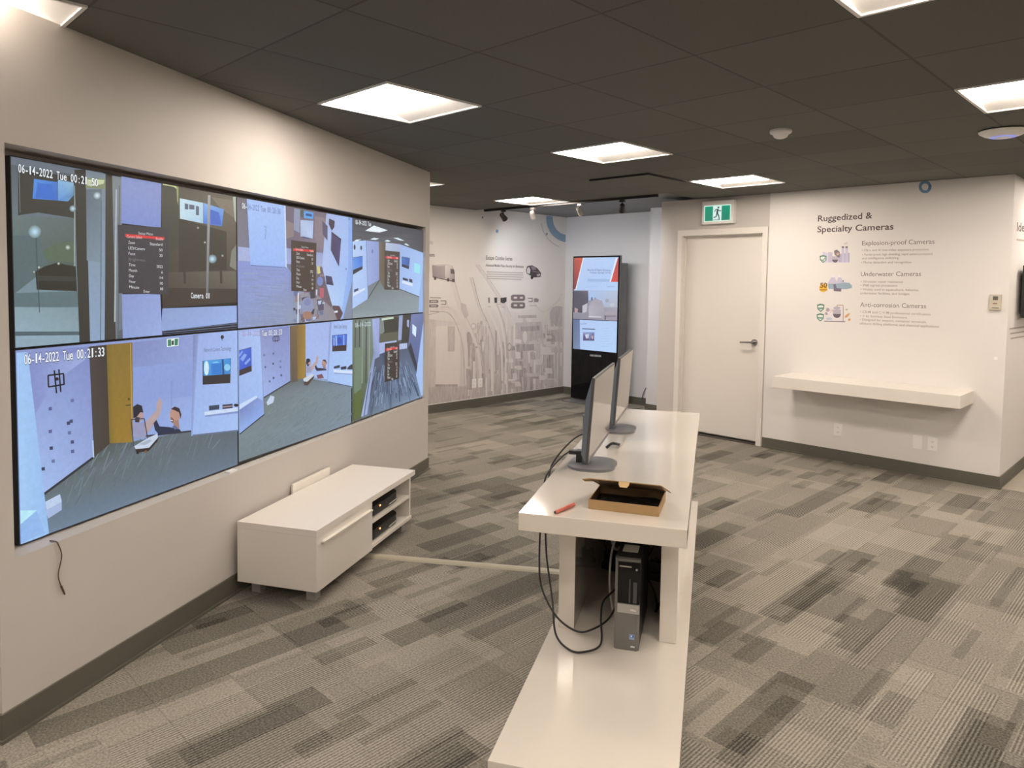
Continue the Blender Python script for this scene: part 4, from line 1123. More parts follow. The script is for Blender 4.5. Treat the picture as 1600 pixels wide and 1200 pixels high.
cable('power_cable', [wp(-2.20, 1.735, 0.88), wp(-2.30, 1.68, 0.86), wp(-2.47, 1.630, 0.80), wp(-2.55, 1.620, 0.74), wp(-2.665, 1.634, 0.60), wp(-2.735, 1.655, 0.46), wp(-2.81, 1.70, 0.30),
      wp(-2.90, 1.735, 0.205), wp(-2.955, 1.80, 0.178), wp(-2.955, 1.86, 0.178), wp(-2.90, 1.915, 0.19), wp(-2.80, 1.90, 0.25), wp(-2.72, 1.90, 0.285), wp(-2.58, 1.95, 0.30)], 0.0042, 'black power cable hanging lowest off the desk edge and curling to the tower')
# computer tower
tw = thing('computer_tower', 'slim black and silver computer tower standing on the white bench', 'computer', wp(-2.876, 2.011, BZ+0.0004), TH)
HWT, TDP, THT = 0.0485, 0.40, 0.362
obj('case', boxes((-HWT, HWT, 0.022, TDP, 0.004, THT), bev=0.003), BLACK, tw)
bm = bmesh.new()
pr = [(-HWT, 0.026), (-HWT, 0.006), (-HWT+0.008, -0.002), (HWT-0.008, -0.002), (HWT, 0.006), (HWT, 0.026)]
prism(bm, pr, 0.0, THT*0.405)
prism(bm, [(-HWT, 0.026), (-HWT, 0.004), (-HWT+0.011, -0.002), (-HWT+0.011, 0.026)], THT*0.405, THT)
prism(bm, [(-HWT+0.011, 0.026), (-HWT+0.011, 0.0), (HWT, 0.006), (HWT, 0.026)], THT-0.012, THT-0.002)
fr = obj('front_bezel', bm, mat('warm_grey_plastic', (0.15, 0.142, 0.13), 0.4), tw)
fp = obj('drive_panel', boxes((-HWT+0.012, HWT-0.001, 0.005, 0.0215, THT*0.505, THT-0.0125), bev=0.001), BLACKG, tw)
obj('drive_slot', boxes((-HWT+0.016, HWT-0.034, 0.002, 0.0048, THT-0.034, THT-0.029)), SILVER, fp)
obj('drive_slot', boxes((HWT-0.042, HWT-0.037, 0.002, 0.0048, THT*0.52, THT-0.08)), DKGREY, fp)
obj('drive_slot', boxes((HWT-0.026, HWT-0.012, 0.002, 0.0048, THT*0.52, THT-0.09)), DKGREY, fp)
bm = bmesh.new(); cyl(bm, (HWT-0.014, 0.0045, THT-0.040), (HWT-0.014, 0.001, THT-0.040), 0.004, seg=14); obj('power_button', bm, SILVER, fp, True)
bd_ = obj('badge_strip', boxes((-HWT+0.0115, HWT-0.0005, -0.0015, 0.0225, THT*0.406, THT*0.504), bev=0.001), SILVER, tw)
P = Print(wp(-2.879, 2.011, BZ), WN, ZV)
def lt(P, body, x0, x1, z, h, col, bold=0.0):
    P.px = lambda x, y: (x, y)
    P.text(body, (x0, z), (x1, z), col, h, bold)
P.base = 0.0
lt(P, 'DELL', 0.015, 0.037, THT*0.44, 0.007, '#f0f0f0', 0.03)
P.build('badge', INK, tw)
P = Print(wp(-2.8785, 2.011, BZ), WN, ZV)
P.px = lambda x, y: (x, y)
P.poly([(0.012, 0.045), (0.032, 0.045), (0.032, 0.066), (0.012, 0.066)], '#8fa6c8'); P.poly([(0.014, 0.054), (0.030, 0.054), (0.030, 0.064), (0.014, 0.064)], '#3b5fa8'); P.poly([(0.017, 0.056), (0.024, 0.056), (0.024, 0.062), (0.017, 0.062)], '#dfe8f4')
P.build('sticker', INK, tw)
P.poly([(0.018, 0.014), (0.034, 0.014), (0.034, 0.020), (0.018, 0.020)], '#d8d8d4')
P.build('model_plate', INK, tw)
tl_ = obj('top_label', boxes((-HWT+0.018, HWT-0.018, 0.075, 0.155, THT+0.0003, THT+0.0012)), mat('pale_paper', (0.42, 0.42, 0.38), 0.6), tw)
# things behind the tower
t = thing('power_strip', 'black power strip lying on the bench behind the computer tower', 'power strip', wp(-2.12, 1.955, BZ+0.0004), TH+math.radians(75))
obj('housing', boxes((-0.028, 0.028, -0.155, 0.155, 0, 0.036), bev=0.004), BLACK, t)
for k in range(4):
    bm = bmesh.new(); cyl(bm, (0, -0.12+k*0.08, 0.0362), (0, -0.12+k*0.08, 0.0385), 0.019, seg=20); obj('socket', bm, DKGREY, t, True)
for k in range(2):
    bm = boxes((-0.022, 0.022, -0.030, 0.030, 0, 0.05), bev=0.004); box(bm, -0.006, 0.006, -0.006, 0.006, 0.05, 0.065)
    t = tag(obj('power_adapter', bm, BLACK), ('black power adapter plugged into the strip left of the tower', 'black power adapter plugged into the strip right of the tower')[k], 'adapter', 'adapters on the power strip')
    t.location = (Matrix.Translation(wp(-2.12, 1.955, BZ)) @ Matrix.Rotation(TH+math.radians(75), 4, 'Z')) @ Vector((0, (0.115, -0.12)[k], 0.0392)); t.rotation_euler = (0, 0, TH+math.radians(75))
for k, (ctrl, mm, r, lb) in enumerate((
    ([wp(-2.16, 1.86, 0.26), wp(-2.24, 1.83, 0.36), wp(-2.22, 1.88, 0.50), wp(-2.12, 1.92, 0.60), wp(-1.9, 1.93, 0.66)], CABLEB, 0.0045, 'black cable rising to the desk underside left of the tower'),
    ([wp(-2.62, 1.93, 0.182), wp(-2.55, 1.90, 0.28), wp(-2.48, 1.90, 0.42), wp(-2.38, 1.94, 0.52), wp(-2.30, 1.95, 0.42), wp(-2.32, 1.90, 0.36), wp(-2.40, 1.885, 0.45), wp(-2.30, 1.90, 0.58), wp(-2.10, 1.92, 0.67)], CABLEW, 0.005, 'pale grey cable looping upward behind the tower'),
    ([wp(-2.20, 1.93, 0.24), wp(-2.26, 1.95, 0.40), wp(-2.20, 1.99, 0.52), wp(-2.02, 2.0, 0.62), wp(-1.8, 1.98, 0.68)], CABLEB, 0.004, 'black cable arching over the power strip'),
    ([wp(-2.46, 2.03, 0.30), wp(-2.43, 2.07, 0.26), wp(-2.47, 2.10, 0.19), wp(-2.52, 2.10, 0.178), wp(-2.40, 2.115, 0.177)], CABLEB, 0.005, 'thick black cord dropping from the back of the tower to the bench'),
    ([wp(-2.46, 2.00, 0.36), wp(-2.36, 2.04, 0.35), wp(-2.2, 2.065, 0.36), wp(-1.9, 2.06, 0.37), wp(-1.6, 2.03, 0.38)], CABLEB, 0.004, 'black cable running back from the tower beside the right side panel'),
    ([wp(-1.98, 2.085, 0.27), wp(-1.99, 2.115, 0.44), wp(-1.95, 2.112, 0.60), wp(-1.85, 2.09, 0.685)], CABLEB, 0.004, 'thin black cable hanging under the desk right of the tower'))):
    cable('computer_cable', ctrl, r, lb, mm, 'cable', 'cables around the computer tower')

# open cardboard box
bx = thing('cardboard_box', 'open brown cardboard box near the front edge of the white desk', 'box', wp(-3.023, 2.004, DZT+0.0004), TH+math.radians(-3.0))
bw, bdp, bh, ct = 0.130, 0.205, 0.036, 0.003
tr = obj('tray', boxes((-bw, bw, 0, bdp, 0, ct), (-bw, bw, 0, ct, ct, bh), (-bw, bw, bdp-ct, bdp, ct, bh), (-bw, -bw+ct, ct, bdp-ct, ct, bh), (bw-ct, bw, ct, bdp-ct, ct, bh)), CARD, bx)
obj('tray_shade', boxes((-bw+0.0035, bw-0.0035, ct+0.0005, bdp-ct-0.0005, ct+0.0003, ct+0.001), (-bw+0.0034, -bw+0.0040, 0.004, bdp-0.004, 0.004, bh-0.001), (bw-0.0040, bw-0.0034, 0.004, bdp-0.004, 0.004, bh-0.001), (-bw+0.0042, bw-0.0042, bdp-0.0040, bdp-0.0034, 0.004, bh-0.001)), CARDIN, bx)  # thin added sheets coloured for the shade inside the tray
la = math.radians(21)
LM = Matrix.Translation((0, bdp, bh)) @ Matrix.Rotation(-la, 4, 'X')
bm = bmesh.new(); box(bm, -bw-0.002, bw+0.002, -bdp-0.004, 0.002, 0.0, ct, mtx=LM)
ld = obj('lid', bm, CARD, bx)
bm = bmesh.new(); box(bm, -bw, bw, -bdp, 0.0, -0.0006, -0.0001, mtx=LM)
obj('lid_shade', bm, CARDIN, ld)  # added sheet coloured for the shade under the lid
bm = bmesh.new()
fm = LM @ Matrix.Translation((0, -bdp-0.004, 0)) @ Matrix.Rotation(math.radians(68), 4, 'X')
prism(bm, [(-0.020, 0.0), (0.020, 0.0), (0.019, -0.012), (0.013, -0.022), (-0.013, -0.022), (-0.019, -0.012)], 0, 0.003)
bmesh.ops.transform(bm, matrix=fm, verts=bm.verts)
obj('tuck_flap', bm, mat('pale_cardboard', (0.52, 0.36, 0.18), 0.8), ld)
for s in (-1, 1):
    bm = bmesh.new()
    em = LM @ Matrix.Translation((s*(bw+0.002), -bdp*0.75, 0.001)) @ Matrix.Rotation(math.radians(s*28 if s > 0 else -8), 4, 'Y')
    prism(bm, [(0, -0.05), (s*0.030, -0.036), (s*0.034, 0.03), (0, 0.045)], 0, 0.0025)
    bmesh.ops.transform(bm, matrix=em, verts=bm.verts)
    obj('side_flap', bm, CARD, ld)
bm = bmesh.new()
n_ = 26
gv = [[None]*(n_+1) for _ in range(n_+1)]
for i in range(n_+1):
    for j in range(n_+1):
        u, v = i/n_, j/n_
        e = min(u, 1-u, v, 1-v)
        z = 0.0055 + 0.017*min(1, e*6)*(0.6+0.4*math.sin(9*u+3*math.sin(7*v)))*(0.7+0.3*math.cos(11*v+4*u))
        gv[i][j] = bm.verts.new((-bw+0.006+u*(2*bw-0.012), 0.006+v*(bdp-0.012), z))
for i in range(n_):
    for j in range(n_): bm.faces.new((gv[i][j], gv[i+1][j], gv[i+1][j+1], gv[i][j+1]))
rim = [gv[i][0] for i in range(n_+1)]+[gv[n_][j] for j in range(1, n_+1)]+[gv[i][n_] for i in range(n_-1, -1, -1)]+[gv[0][j] for j in range(n_-1, 0, -1)]
lo = [bm.verts.new((v.co.x, v.co.y, 0.0045)) for v in rim]
for i in range(len(rim)):
    k = (i+1) % len(rim); bm.faces.new((rim[i], rim[k], lo[k], lo[i]))
t = tag(obj('plastic_bag', bm, BAGM, None, True), 'crumpled black plastic bag inside the open cardboard box', 'bag')
t.location = bx.location; t.rotation_euler = bx.rotation_euler
# marker
ma, mb = on_z(867.5, 800.5, DZT+0.008), on_z(896.5, 788, DZT+0.008)
mk = thing('marker_pen', 'red marker pen lying on the desk left of the cardboard box', 'marker', (ma+mb)/2)
dv = (mb-ma); hl = dv.length/2
mk.rotation_euler = (0, 0, math.atan2(dv.y, dv.x))
bm = bmesh.new(); cyl(bm, (-hl*0.92, 0, 0), (hl*0.3, 0, 0), 0.0072, seg=20); cyl(bm, (-hl, 0, 0), (-hl*0.92, 0, 0), 0.0055, 0.0072, seg=20); obj('barrel', bm, REDM, mk, True)
bm = bmesh.new(); cyl(bm, (hl*0.3, 0, 0), (hl, 0, 0), 0.0078, 0.0074, seg=20); obj('cap', bm, REDM, mk, True)
bm = bmesh.new(); cyl(bm, (-hl-0.002, 0, 0), (-hl, 0, 0), 0.005, seg=20); obj('end_plug', bm, DKGREY, mk, True)

# ================================================================== KIOSK
KX0, KX1, KY = -6.328, -5.548, 7.60
kz0, kz1 = 0.03, 1.967
ki = thing('digital_signage_kiosk', 'tall black kiosk with a lit portrait screen at the far wall', 'kiosk', ((KX0+KX1)/2, KY, 0))
kw = (KX1-KX0)/2
obj('foot_plate', boxes((-kw+0.02, kw-0.02, -0.21, 0.26, 0, 0.012), bev=0.003), MIDGREY, ki)
obj('front_panel', boxes((-kw, kw, 0, 0.03, kz0, kz1), bev=0.002), BLACKG, ki)
obj('rear_housing', boxes((-kw+0.02, kw-0.018, 0.0305, 0.20, 0.0125, kz1-0.095), bev=0.006), mat('kiosk_grey_metal', (0.17, 0.17, 0.168), 0.4), ki)
obj('side_trim', boxes((kw+0.0004, kw+0.006, 0.0, 0.032, kz0, kz1), bev=0.001), MIDGREY, ki)
P = Print((KX0, KY, 0), (1, 0, 0), (0, 0, 1), crop=(890, 395, 7.5), step=0.00005, base=0.0006)
P.rect = (0.012, 2*kw-0.024, 0.704, kz1-0.022)
P.poly([(40, 30), (620, 20), (620, 1200), (40, 1150)], ['#b9d0f4', '#b5d0f8', '#bcd8fb', '#a9c4f0'])
P.poly([(40, 40), (158, 55), (70, 420), (40, 440)], ['#b8584a', '#d0604c', '#8a4044', '#6a3a4a']); P.poly([(158, 55), (168, 55), (80, 430), (66, 440)], '#e4ecf8')
P.poly([(565, 60), (620, 60), (620, 345), (482, 340)], ['#b84a50', '#a04850', '#c85450', '#d8524a']); P.poly([(540, 60), (565, 60), (484, 340), (470, 340)], '#e6eefa')
P.text('Security & Digital Solutions', (208, 210), (480, 214), '#4a5680', 0.026); P.text('Display signage series', (240, 240), (482, 242), '#5f6c96', 0.024)
P.poly([(210, 305), (470, 310), (470, 342), (210, 338)], '#a0bce4'); P.text('smart retail display', (205, 400), (335, 398), '#a8b8d8', 0.016); P.text('Learn more', (440, 404), (525, 402), '#7484ac', 0.02)
P.poly([(40, 440), (620, 445), (620, 800), (40, 785)], ['#8d96ac', '#b4bccc', '#a39aa8', '#8c8a98'])
P.poly([(220, 445), (620, 445), (620, 640), (400, 640), (330, 540), (220, 560)], ['#a9c4ee', '#b9c4d8', '#b4bac8', '#aab4c8', '#b0c4e8', '#a8c0ea'])
P.poly([(40, 442), (215, 445), (222, 545), (205, 640), (150, 705), (70, 690), (40, 700)], ['#565664', '#6c6a78', '#5c5a68', '#4c4a58', '#474452', '#5a5664', '#5a5664'])
P.poly([(150, 620), (210, 590), (200, 690), (150, 710)], '#c2c0c8'); P.poly([(60, 640), (100, 660), (90, 700), (60, 700)], '#b49c9c')
P.poly([(230, 760), (222, 640), (260, 560), (330, 545), (380, 560), (404, 640), (410, 770)], ['#b8b4c0', '#b4b0be', '#a8a4b2', '#a9a6b6', '#a6a2b0', '#a8a4b0', '#a09caa']); P.ell(262, 540, 12, 22, '#6f7688'); P.ell(300, 535, 9, 15, '#8a92a4')
P.poly([(222, 742), (372, 748), (372, 758), (222, 752)], '#d4d8e2'); P.poly([(412, 690), (550, 690), (550, 735), (420, 735)], '#a8a2ae'); P.line((420, 742), (548, 742), 8, '#716c7c'); P.poly([(410, 735), (424, 735), (426, 785), (412, 785)], '#5a5662')
P.ell(440, 560, 22, 22, '#a0a6b8'); P.ell(500, 610, 28, 20, '#c4c8d4'); P.poly([(40, 770), (125, 780), (125, 1140), (40, 1130)], ['#5f6c94', '#6c7aa2', '#8094bc', '#74859c'])
P.poly([(120, 785), (620, 805), (620, 1190), (125, 1140)], ['#b4ccf6', '#b8d2f8', '#b9d8fc', '#b6d0f8']); P.line((40, 778), (620, 802), 8, '#3c4052')
P.text('News & Events', (128, 840), (205, 836), '#5a6690', 0.016); P.line((148, 890), (300, 896), 10, '#46527c'); P.poly([(156, 930), (292, 932), (290, 1032), (158, 1030)], ['#98a4cc', '#7f8cc0', '#6b6a94', '#8a84a8'])
P.poly([(165, 940), (200, 1010), (215, 1000), (240, 1020), (275, 940), (288, 1025), (160, 1028)], '#5c5684'); P.poly([(180, 960), (230, 950), (220, 1000), (195, 1005)], '#ccd4ec'); P.ell(268, 990, 12, 22, '#c8a8b8')
for k in range(8): P.line((380+random.uniform(-30, 60), 890+k*30), (460+random.uniform(0, 60), 885+k*30), 5, '#a6c2ee')
P.build('screen', KSCREEN, ki)
P = Print((KX0, KY, 0), (1, 0, 0), (0, 0, 1), crop=(0, 0, 1), step=0.00005, base=0.0006)
P.text('HIKVISION', (922, 556.5), (939, 558.0), '#a8aab0', 0.026, 0.04)
P.build('maker_badge', INK, ki)
cable('loose_cable', [on_plane(1003, 623.5, Vector((0, YF-0.02, 0)), Vector((0, 1, 0))), on_plane(1005, 615, Vector((0, YF-0.02, 0)), Vector((0, 1, 0))), on_plane(1009, 607, Vector((0, YF-0.015, 0)), Vector((0, 1, 0))), on_plane(1011.5, 604.5, Vector((0, YF-0.004, 0)), Vector((0, 1, 0)))], 0.005, 'short dark cord poking out of the far wall above the baseboard', CABLEB, 'cord')

# ================================================================== THINGS ON THE DOOR WALL
ex = thing('exit_sign', 'lit green running man exit sign above the door', 'exit sign', (-3.73, DWY, 2.35))
obj('housing', boxes((-0.178, 0.178, -0.055, 0, -0.118, 0.118), bev=0.006), PLASTW, ex)
P = Print((-3.73, DWY-0.0555, 2.35), (1, 0, 0), (0, 0, 1), step=0.00008, base=0.0)
P.px = lambda x, y: (x, y)
P.poly([(-0.152, -0.092), (0.148, -0.092), (0.148, 0.072), (-0.152, 0.072)], '#d4fbec')
for x0, x1 in ((-0.143, -0.052), (0.046, 0.139)): P.poly([(x0, -0.084), (x1, -0.084), (x1, 0.063), (x0, 0.063)], ['#0c8a6c', '#0c8a6c', '#109a78', '#109a78'])
P.poly([(-0.050, -0.084), (0.044, -0.084), (0.044, 0.063), (-0.050, 0.063)], '#e2f8f4')
K = '#20413c'
P.ell(0.010, 0.047, 0.0095, 0.0105, K)
for a, b, w in (((0.004, 0.032), (-0.004, -0.012), 0.020), ((-0.002, -0.006), (0.016, -0.040), 0.012), ((0.016, -0.040), (0.024, -0.080), 0.010), ((-0.004, -0.010), (-0.014, -0.046), 0.012), ((-0.014, -0.046), (-0.044, -0.052), 0.010),
                ((0.006, 0.028), (-0.020, 0.030), 0.009), ((-0.020, 0.030), (-0.032, 0.006), 0.008), ((0.006, 0.026), (0.026, 0.012), 0.008), ((0.026, 0.012), (0.042, 0.014), 0.008)): P.line(a, b, w, K)
P.line((-0.050, -0.078), (0.020, -0.080), 0.005, K)
P.build('lit_face', attr_material('lit_exit_face', 0.9), ex)

sh = tag(obj('wall_shelf', boxes((-2.912, -1.403, 6.385, DWY-0.0125, 0.670, 0.772), bev=0.002), SATINW), 'long white floating wall shelf below the camera graphics', 'shelf')
def outlet(loc, rot, label, kind='duplex', group='wall outlets'):
    t = thing('wall_outlet', label, 'outlet', loc, rot, group)
    obj('cover_plate', boxes((-0.037, 0.037, -0.006, 0, -0.058, 0.058), bev=0.002), PLASTW, t)
    if kind == 'duplex':
        for z in (-0.022, 0.022):
            bm = bmesh.new(); prism(bm, round_rect(0.0165, 0.0145, 0.006, 4), 0, 0.002)
            bmesh.ops.transform(bm, matrix=Matrix.Translation((0, -0.0062, z)) @ Matrix.Rotation(PI/2, 4, 'X'), verts=bm.verts)
            sk = obj('socket', bm, PLASTW, t)
            obj('slots', boxes((-0.007, -0.005, -0.0088, -0.0083, z-0.004, z+0.006), (0.005, 0.007, -0.0088, -0.0083, z-0.004, z+0.006), (-0.002, 0.002, -0.0088, -0.0083, z-0.010, z-0.006)), DKGREY, sk)
    else:
        for z in (-0.02, 0.02):
            obj('port', boxes((-0.009, 0.009, -0.009, -0.0062, z-0.008, z+0.008), bev=0.001), PLASTW if kind == 'blank' else MIDGREY, t)
    return t
wy = DWY-0.0122
outlet((-2.462, wy, 0.287), 0, 'white wall outlet alone under the left half of the floating shelf')
outlet((-1.798, wy, 0.280), 0, 'left one of two white wall plates side by side under the shelf', 'blank')
outlet((-1.683, wy, 0.282), 0, 'right one of two white wall plates side by side under the shelf')
def mp(x, y): return on_plane(x, y, Vector((XM, 0, 0)), Vector((1, 0, 0)))
outlet(mp(740.5, 599) + Vector((0.0005, 0, 0)), PI/2, 'left one of two white outlets low on the printed mural wall', group='mural wall outlets')
outlet(mp(750, 598) + Vector((0.0005, 0, 0)), PI/2, 'right one of two white outlets low on the printed mural wall', group='mural wall outlets')
th = thing('thermostat', 'beige thermostat near the right corner of the white wall', 'thermostat', (-1.284, wy, 1.497))
obj('housing', boxes((-0.039, 0.039, -0.024, 0, -0.062, 0.062), bev=0.005), PLASTB, th)
obj('display', boxes((-0.016, 0.018, -0.0252, -0.0242, 0.018, 0.048)), mat('dim_lcd', (0.10, 0.10, 0.08), 0.3), th)
obj('button', boxes((-0.016, 0.014, -0.0258, -0.0242, -0.014, -0.006)), mat('brown_button', (0.2, 0.12, 0.08), 0.5), th)
obj('lower_slot', boxes((-0.020, 0.026, -0.0256, -0.0242, -0.047, -0.042)), DKGREY, th)
t = tag(obj('cable_grommet', boxes((-0.012, 0.012, -0.006, 0, -0.012, 0.012), bev=0.002), PLASTW), 'tiny white knob right of the floating shelf near the corner', 'knob')
t.location = on_plane(1556, 560, Vector((0, wy, 0)), Vector((0, 1, 0)))

# TV on the right wall
tv = thing('wall_television', 'black wall television cut off at the right edge of the photo', 'television', (XR, 7.50, 1.585), 0)
obj('wall_bracket', boxes((0.0, 0.03, -0.12, 0.12, -0.08, 0.08)), BLACK, tv)
obj('casing', boxes((0.0302, 0.065, -0.37, 0.37, -0.215, 0.215), bev=0.003), BLACK, tv)
obj('screen', boxes((0.0652, 0.0665, -0.358, 0.358, -0.200, 0.203)), mat('dark_green_screen', (0.01, 0.016, 0.011), 0.12), tv)

# ------------------------------------------------------------------ prints on the walls
def dprint(crop=(0, 0, 1), base=0.0008): return Print((0, DWY-0.012, 0), (1, 0, 0), (0, 0, 1), crop, 0.00008, base)
DG, MG, LG = '#574c4b', '#857a76', '#a79c96'
t = thing('wall_lettering', 'dark lettering reading Ruggedized and Specialty Cameras on the white wall', 'lettering', on_plane(1277, 364, Vector((0, DWY-0.012, 0)), Vector((0, 1, 0))))
for body, a, b in (('Ruggedized &', (1278, 346.0), (1363, 341.0)), ('Specialty Cameras', (1277, 363.0), (1396, 358.5))):
    P = dprint()
    P.text(body, a, b, DG, 0.055, 0.014)
    P.build('text_line', INK, t)

def entry(label, head, hl, hr, lines, icon):
    t = thing('wall_graphic_entry', label, 'wall graphic', on_plane(hl[0]-60, hl[1]+12, Vector((0, DWY-0.012, 0)), Vector((0, 1, 0))), 0, 'camera graphics on the white wall')
    P = dprint(); P.text(head, hl, hr, '#776c69', 0.040, 0.0); P.build('title', INK, t)
    P = dprint()
    for body, a, b in lines: P.text(body, a, b, '#a3988f', 0.020, 0.005)
    P.build('small_print', INK, t)
    P = dprint((1270, 370, 8)); icon(P); P.build('pictogram', INK, t)
def shield(P, x, y, s, c):
    P.poly([(x-s, y-s*0.9), (x, y-s*1.2), (x+s, y-s*0.9), (x+s*0.9, y+s*0.3), (x, y+s*1.1), (x-s*0.9, y+s*0.3)], c)
    k = s*0.72
    P.poly([(x-k, y-k*0.8), (x, y-k*1.05), (x+k, y-k*0.8), (x+k*0.85, y+k*0.3), (x, y+k*1.0), (x-k*0.85, y+k*0.3)], '#dfe6de')
def dome(P, x, y, s):
    P.poly([(x-s, y-s*1.1), (x+s, y-s*1.1), (x+s, y), (x-s, y)], '#b4adbb')
    P.poly([(x-s, y)]+[(x-s*math.cos(a), y+s*1.0*math.sin(a)) for a in [PI*i/10 for i in range(1, 10)]]+[(x+s, y)], '#6a5f68')
def ic1(P):
    P.poly([(125, 185), (185, 205), (185, 325), (125, 325)], '#c9c5d8'); P.poly([(190, 195), (245, 190), (245, 325), (190, 325)], '#bdb8cc'); P.poly([(320, 215), (460, 200), (460, 322), (320, 325)], '#b2adc6')
    for x in (362, 408):
        P.poly([(x, 120), (x+30, 120), (x+34, 322), (x-2, 322)], '#c2bed4'); P.poly([(x, 118), (x+30, 118), (x+30, 142), (x, 142)], '#7f7580')
    P.poly([(380, 95), (400, 75), (435, 62), (440, 90), (400, 98)], '#cfc6c8'); P.poly([(120, 318), (460, 318), (460, 326), (120, 326)], '#d4d0dc')
    dome(P, 280, 285, 38); P.poly([(265, 175), (300, 160), (335, 185), (340, 255), (320, 262), (272, 220)], '#7d7078'); P.ell(312, 215, 16, 18, '#c8b0a0')
    shield(P, 130, 280, 44, '#62867a'); P.line((108, 282), (126, 300), 10, '#4c7a6c'); P.line((126, 300), (156, 262), 10, '#4c7a6c')
def ic2(P):
    P.poly([(180, 590), (255, 470), (300, 560), (330, 465), (400, 590), (300, 610)], '#c3bfd2'); P.poly([(255, 470), (275, 505), (235, 505)], '#e4e0ea'); P.poly([(330, 465), (352, 505), (310, 505)], '#e4e0ea')
    P.poly([(185, 595), (300, 585), (400, 570), (455, 575), (490, 610), (488, 640), (420, 655), (200, 652)], '#93a8b8'); P.poly([(200, 590), (250, 588), (250, 598), (200, 600)], '#7fa0a4'); P.poly([(380, 535), (390, 560), (370, 565)], '#6f6676'); P.poly([(400, 530), (430, 555), (405, 560)], '#d8d4da')
    P.poly([(255, 595), (285, 588), (300, 640), (265, 640)], '#6f6b86'); P.poly([(260, 640), (358, 645), (355, 685), (262, 680)], '#75687a')
    P.ell(132, 640, 52, 52, '#e0b23c'); P.text('50', (92, 636), (180, 636), '#7a5c1c', None, 0.03); P.poly([(84, 655), (182, 655), (180, 670), (86, 670)], '#b58424')
def ic3(P):
    P.poly([(150, 920), (220, 880), (380, 880), (380, 1055), (140, 1050)], '#ded9dc')
    P.path([(300, 880), (305, 855), (380, 855), (380, 1060)], 10, '#b0968c'); P.line((140, 1055), (405, 1062), 12, '#8a8490'); P.poly([(170, 1010), (230, 1010), (250, 1035), (170, 1040)], '#b6c2d0')
    dome(P, 302, 965, 50); P.ell(302, 890, 46, 20, '#b4adbb'); P.ell(188, 912, 22, 24, '#a59ba4'); P.ell(170, 960, 18, 18, '#a59ba4'); P.line((205, 920), (250, 915), 6, '#c79a90'); P.line((215, 945), (250, 925), 5, '#c79a90')
    P.poly([(400, 990), (440, 960), (465, 950), (455, 980), (430, 1005), (405, 1015)], '#cf9a62'); P.poly([(440, 1030), (465, 1015), (472, 1040), (450, 1055)], '#cf9a62'); P.ell(425, 910, 14, 12, '#aab0a0')
    shield(P, 100, 890, 46, '#5f8274'); shield(P, 95, 1010, 46, '#5f8274'); P.poly([(70, 885), (130, 880), (128, 905), (72, 908)], '#7a9a8c'); P.poly([(62, 1000), (130, 1005), (128, 1025), (66, 1022)], '#7a9a8c')
entry('printed Explosion-proof Cameras entry with factory chimneys, topmost of three', 'Explosion-proof Cameras', (1347, 383.5), (1460, 380.8),
      [('• Ultra and AI low-video exposure protection', (1346.5, 392.5), (1451, 391.3)), ('• Vandal-proof, high shielding, rapid sealed protected', (1347, 399.5), (1457, 398.3)), ('and intelligence switching', (1347, 405.2), (1404, 404.5)), ('• Flame detection and recognition', (1346, 411.7), (1424, 411.3))], ic1)
entry('printed Underwater Cameras entry with mountains and yellow fifty badge', 'Underwater Cameras', (1345, 431.5), (1439, 431.3),
      [('• 50-meter water resistance', (1345, 441.5), (1411, 442)), ('• IP68 ingress protection', (1344.5, 447.3), (1402, 447.9)), ('• Widely used in aquaculture, fisheries,', (1344.5, 453.7), (1436, 455)), ('underwater facilities, and bridges', (1344, 459.6), (1421, 461))], ic2)
entry('printed Anti-corrosion Cameras entry with shields and dome camera, lowest of three', 'Anti-corrosion Cameras', (1344, 479.3), (1447, 481.8),
      [('• C5-M and C-V-M professional certification', (1344, 488.5), (1454, 493)), ('• 316L Stainless Steel Enclosure', (1344, 495.2), (1417, 497.8)), ('• Designed for seaport, container terminals,', (1343.5, 500.8), (1448, 505)), ('offshore drilling platforms, and chemical applications', (1343, 506.8), (1467, 512))], ic3)
P = dprint()
def ring(P, cx, cy, r0, r1, color, seg=32, a0=0, a1=2*PI, sy=1.0):
    P.k += 1
    for i in range(seg):
        a, b = a0+(a1-a0)*i/seg, a0+(a1-a0)*(i+1)/seg
        P.poly([(cx+r0*math.cos(a), cy+r0*sy*math.sin(a)), (cx+r1*math.cos(a), cy+r1*sy*math.sin(a)), (cx+r1*math.cos(b), cy+r1*sy*math.sin(b)), (cx+r0*math.cos(b), cy+r0*sy*math.sin(b))], color, False)
ring(P, 1445.5, 292, 5.4, 10, '#6f97b4'); P.poly([(1452, 287), (1456, 290), (1453, 297), (1450, 294)], '#4f7fa4')
tag(P.build('ring_decal', INK), 'small blue ring decal high on the white wall', 'decal')
PR = Print((XR, 0, 0), (0, 1, 0), (0, 0, 1), (0, 0, 1), 0.00008, 0.0008)
t = thing('wall_lettering', 'cut-off grey lettering above and below the television on the right side wall', 'lettering', (XR, 7.0, 1.2))
PR.text('Ideal for', (1588.5, 361), (1620, 363), '#6a5f5e', 0.07, 0.02)
PR.build('text_line', INK, t)
PR.line((1588, 374.5), (1625, 379), 3, '#b0a49a')
PR.build('text_line', INK, t)
for k in range(3):
    PR.line((1577+k, 514+k*7.5), (1625, 507+k*7), 2.2, '#a59a92')
    PR.build('text_line', INK, t)

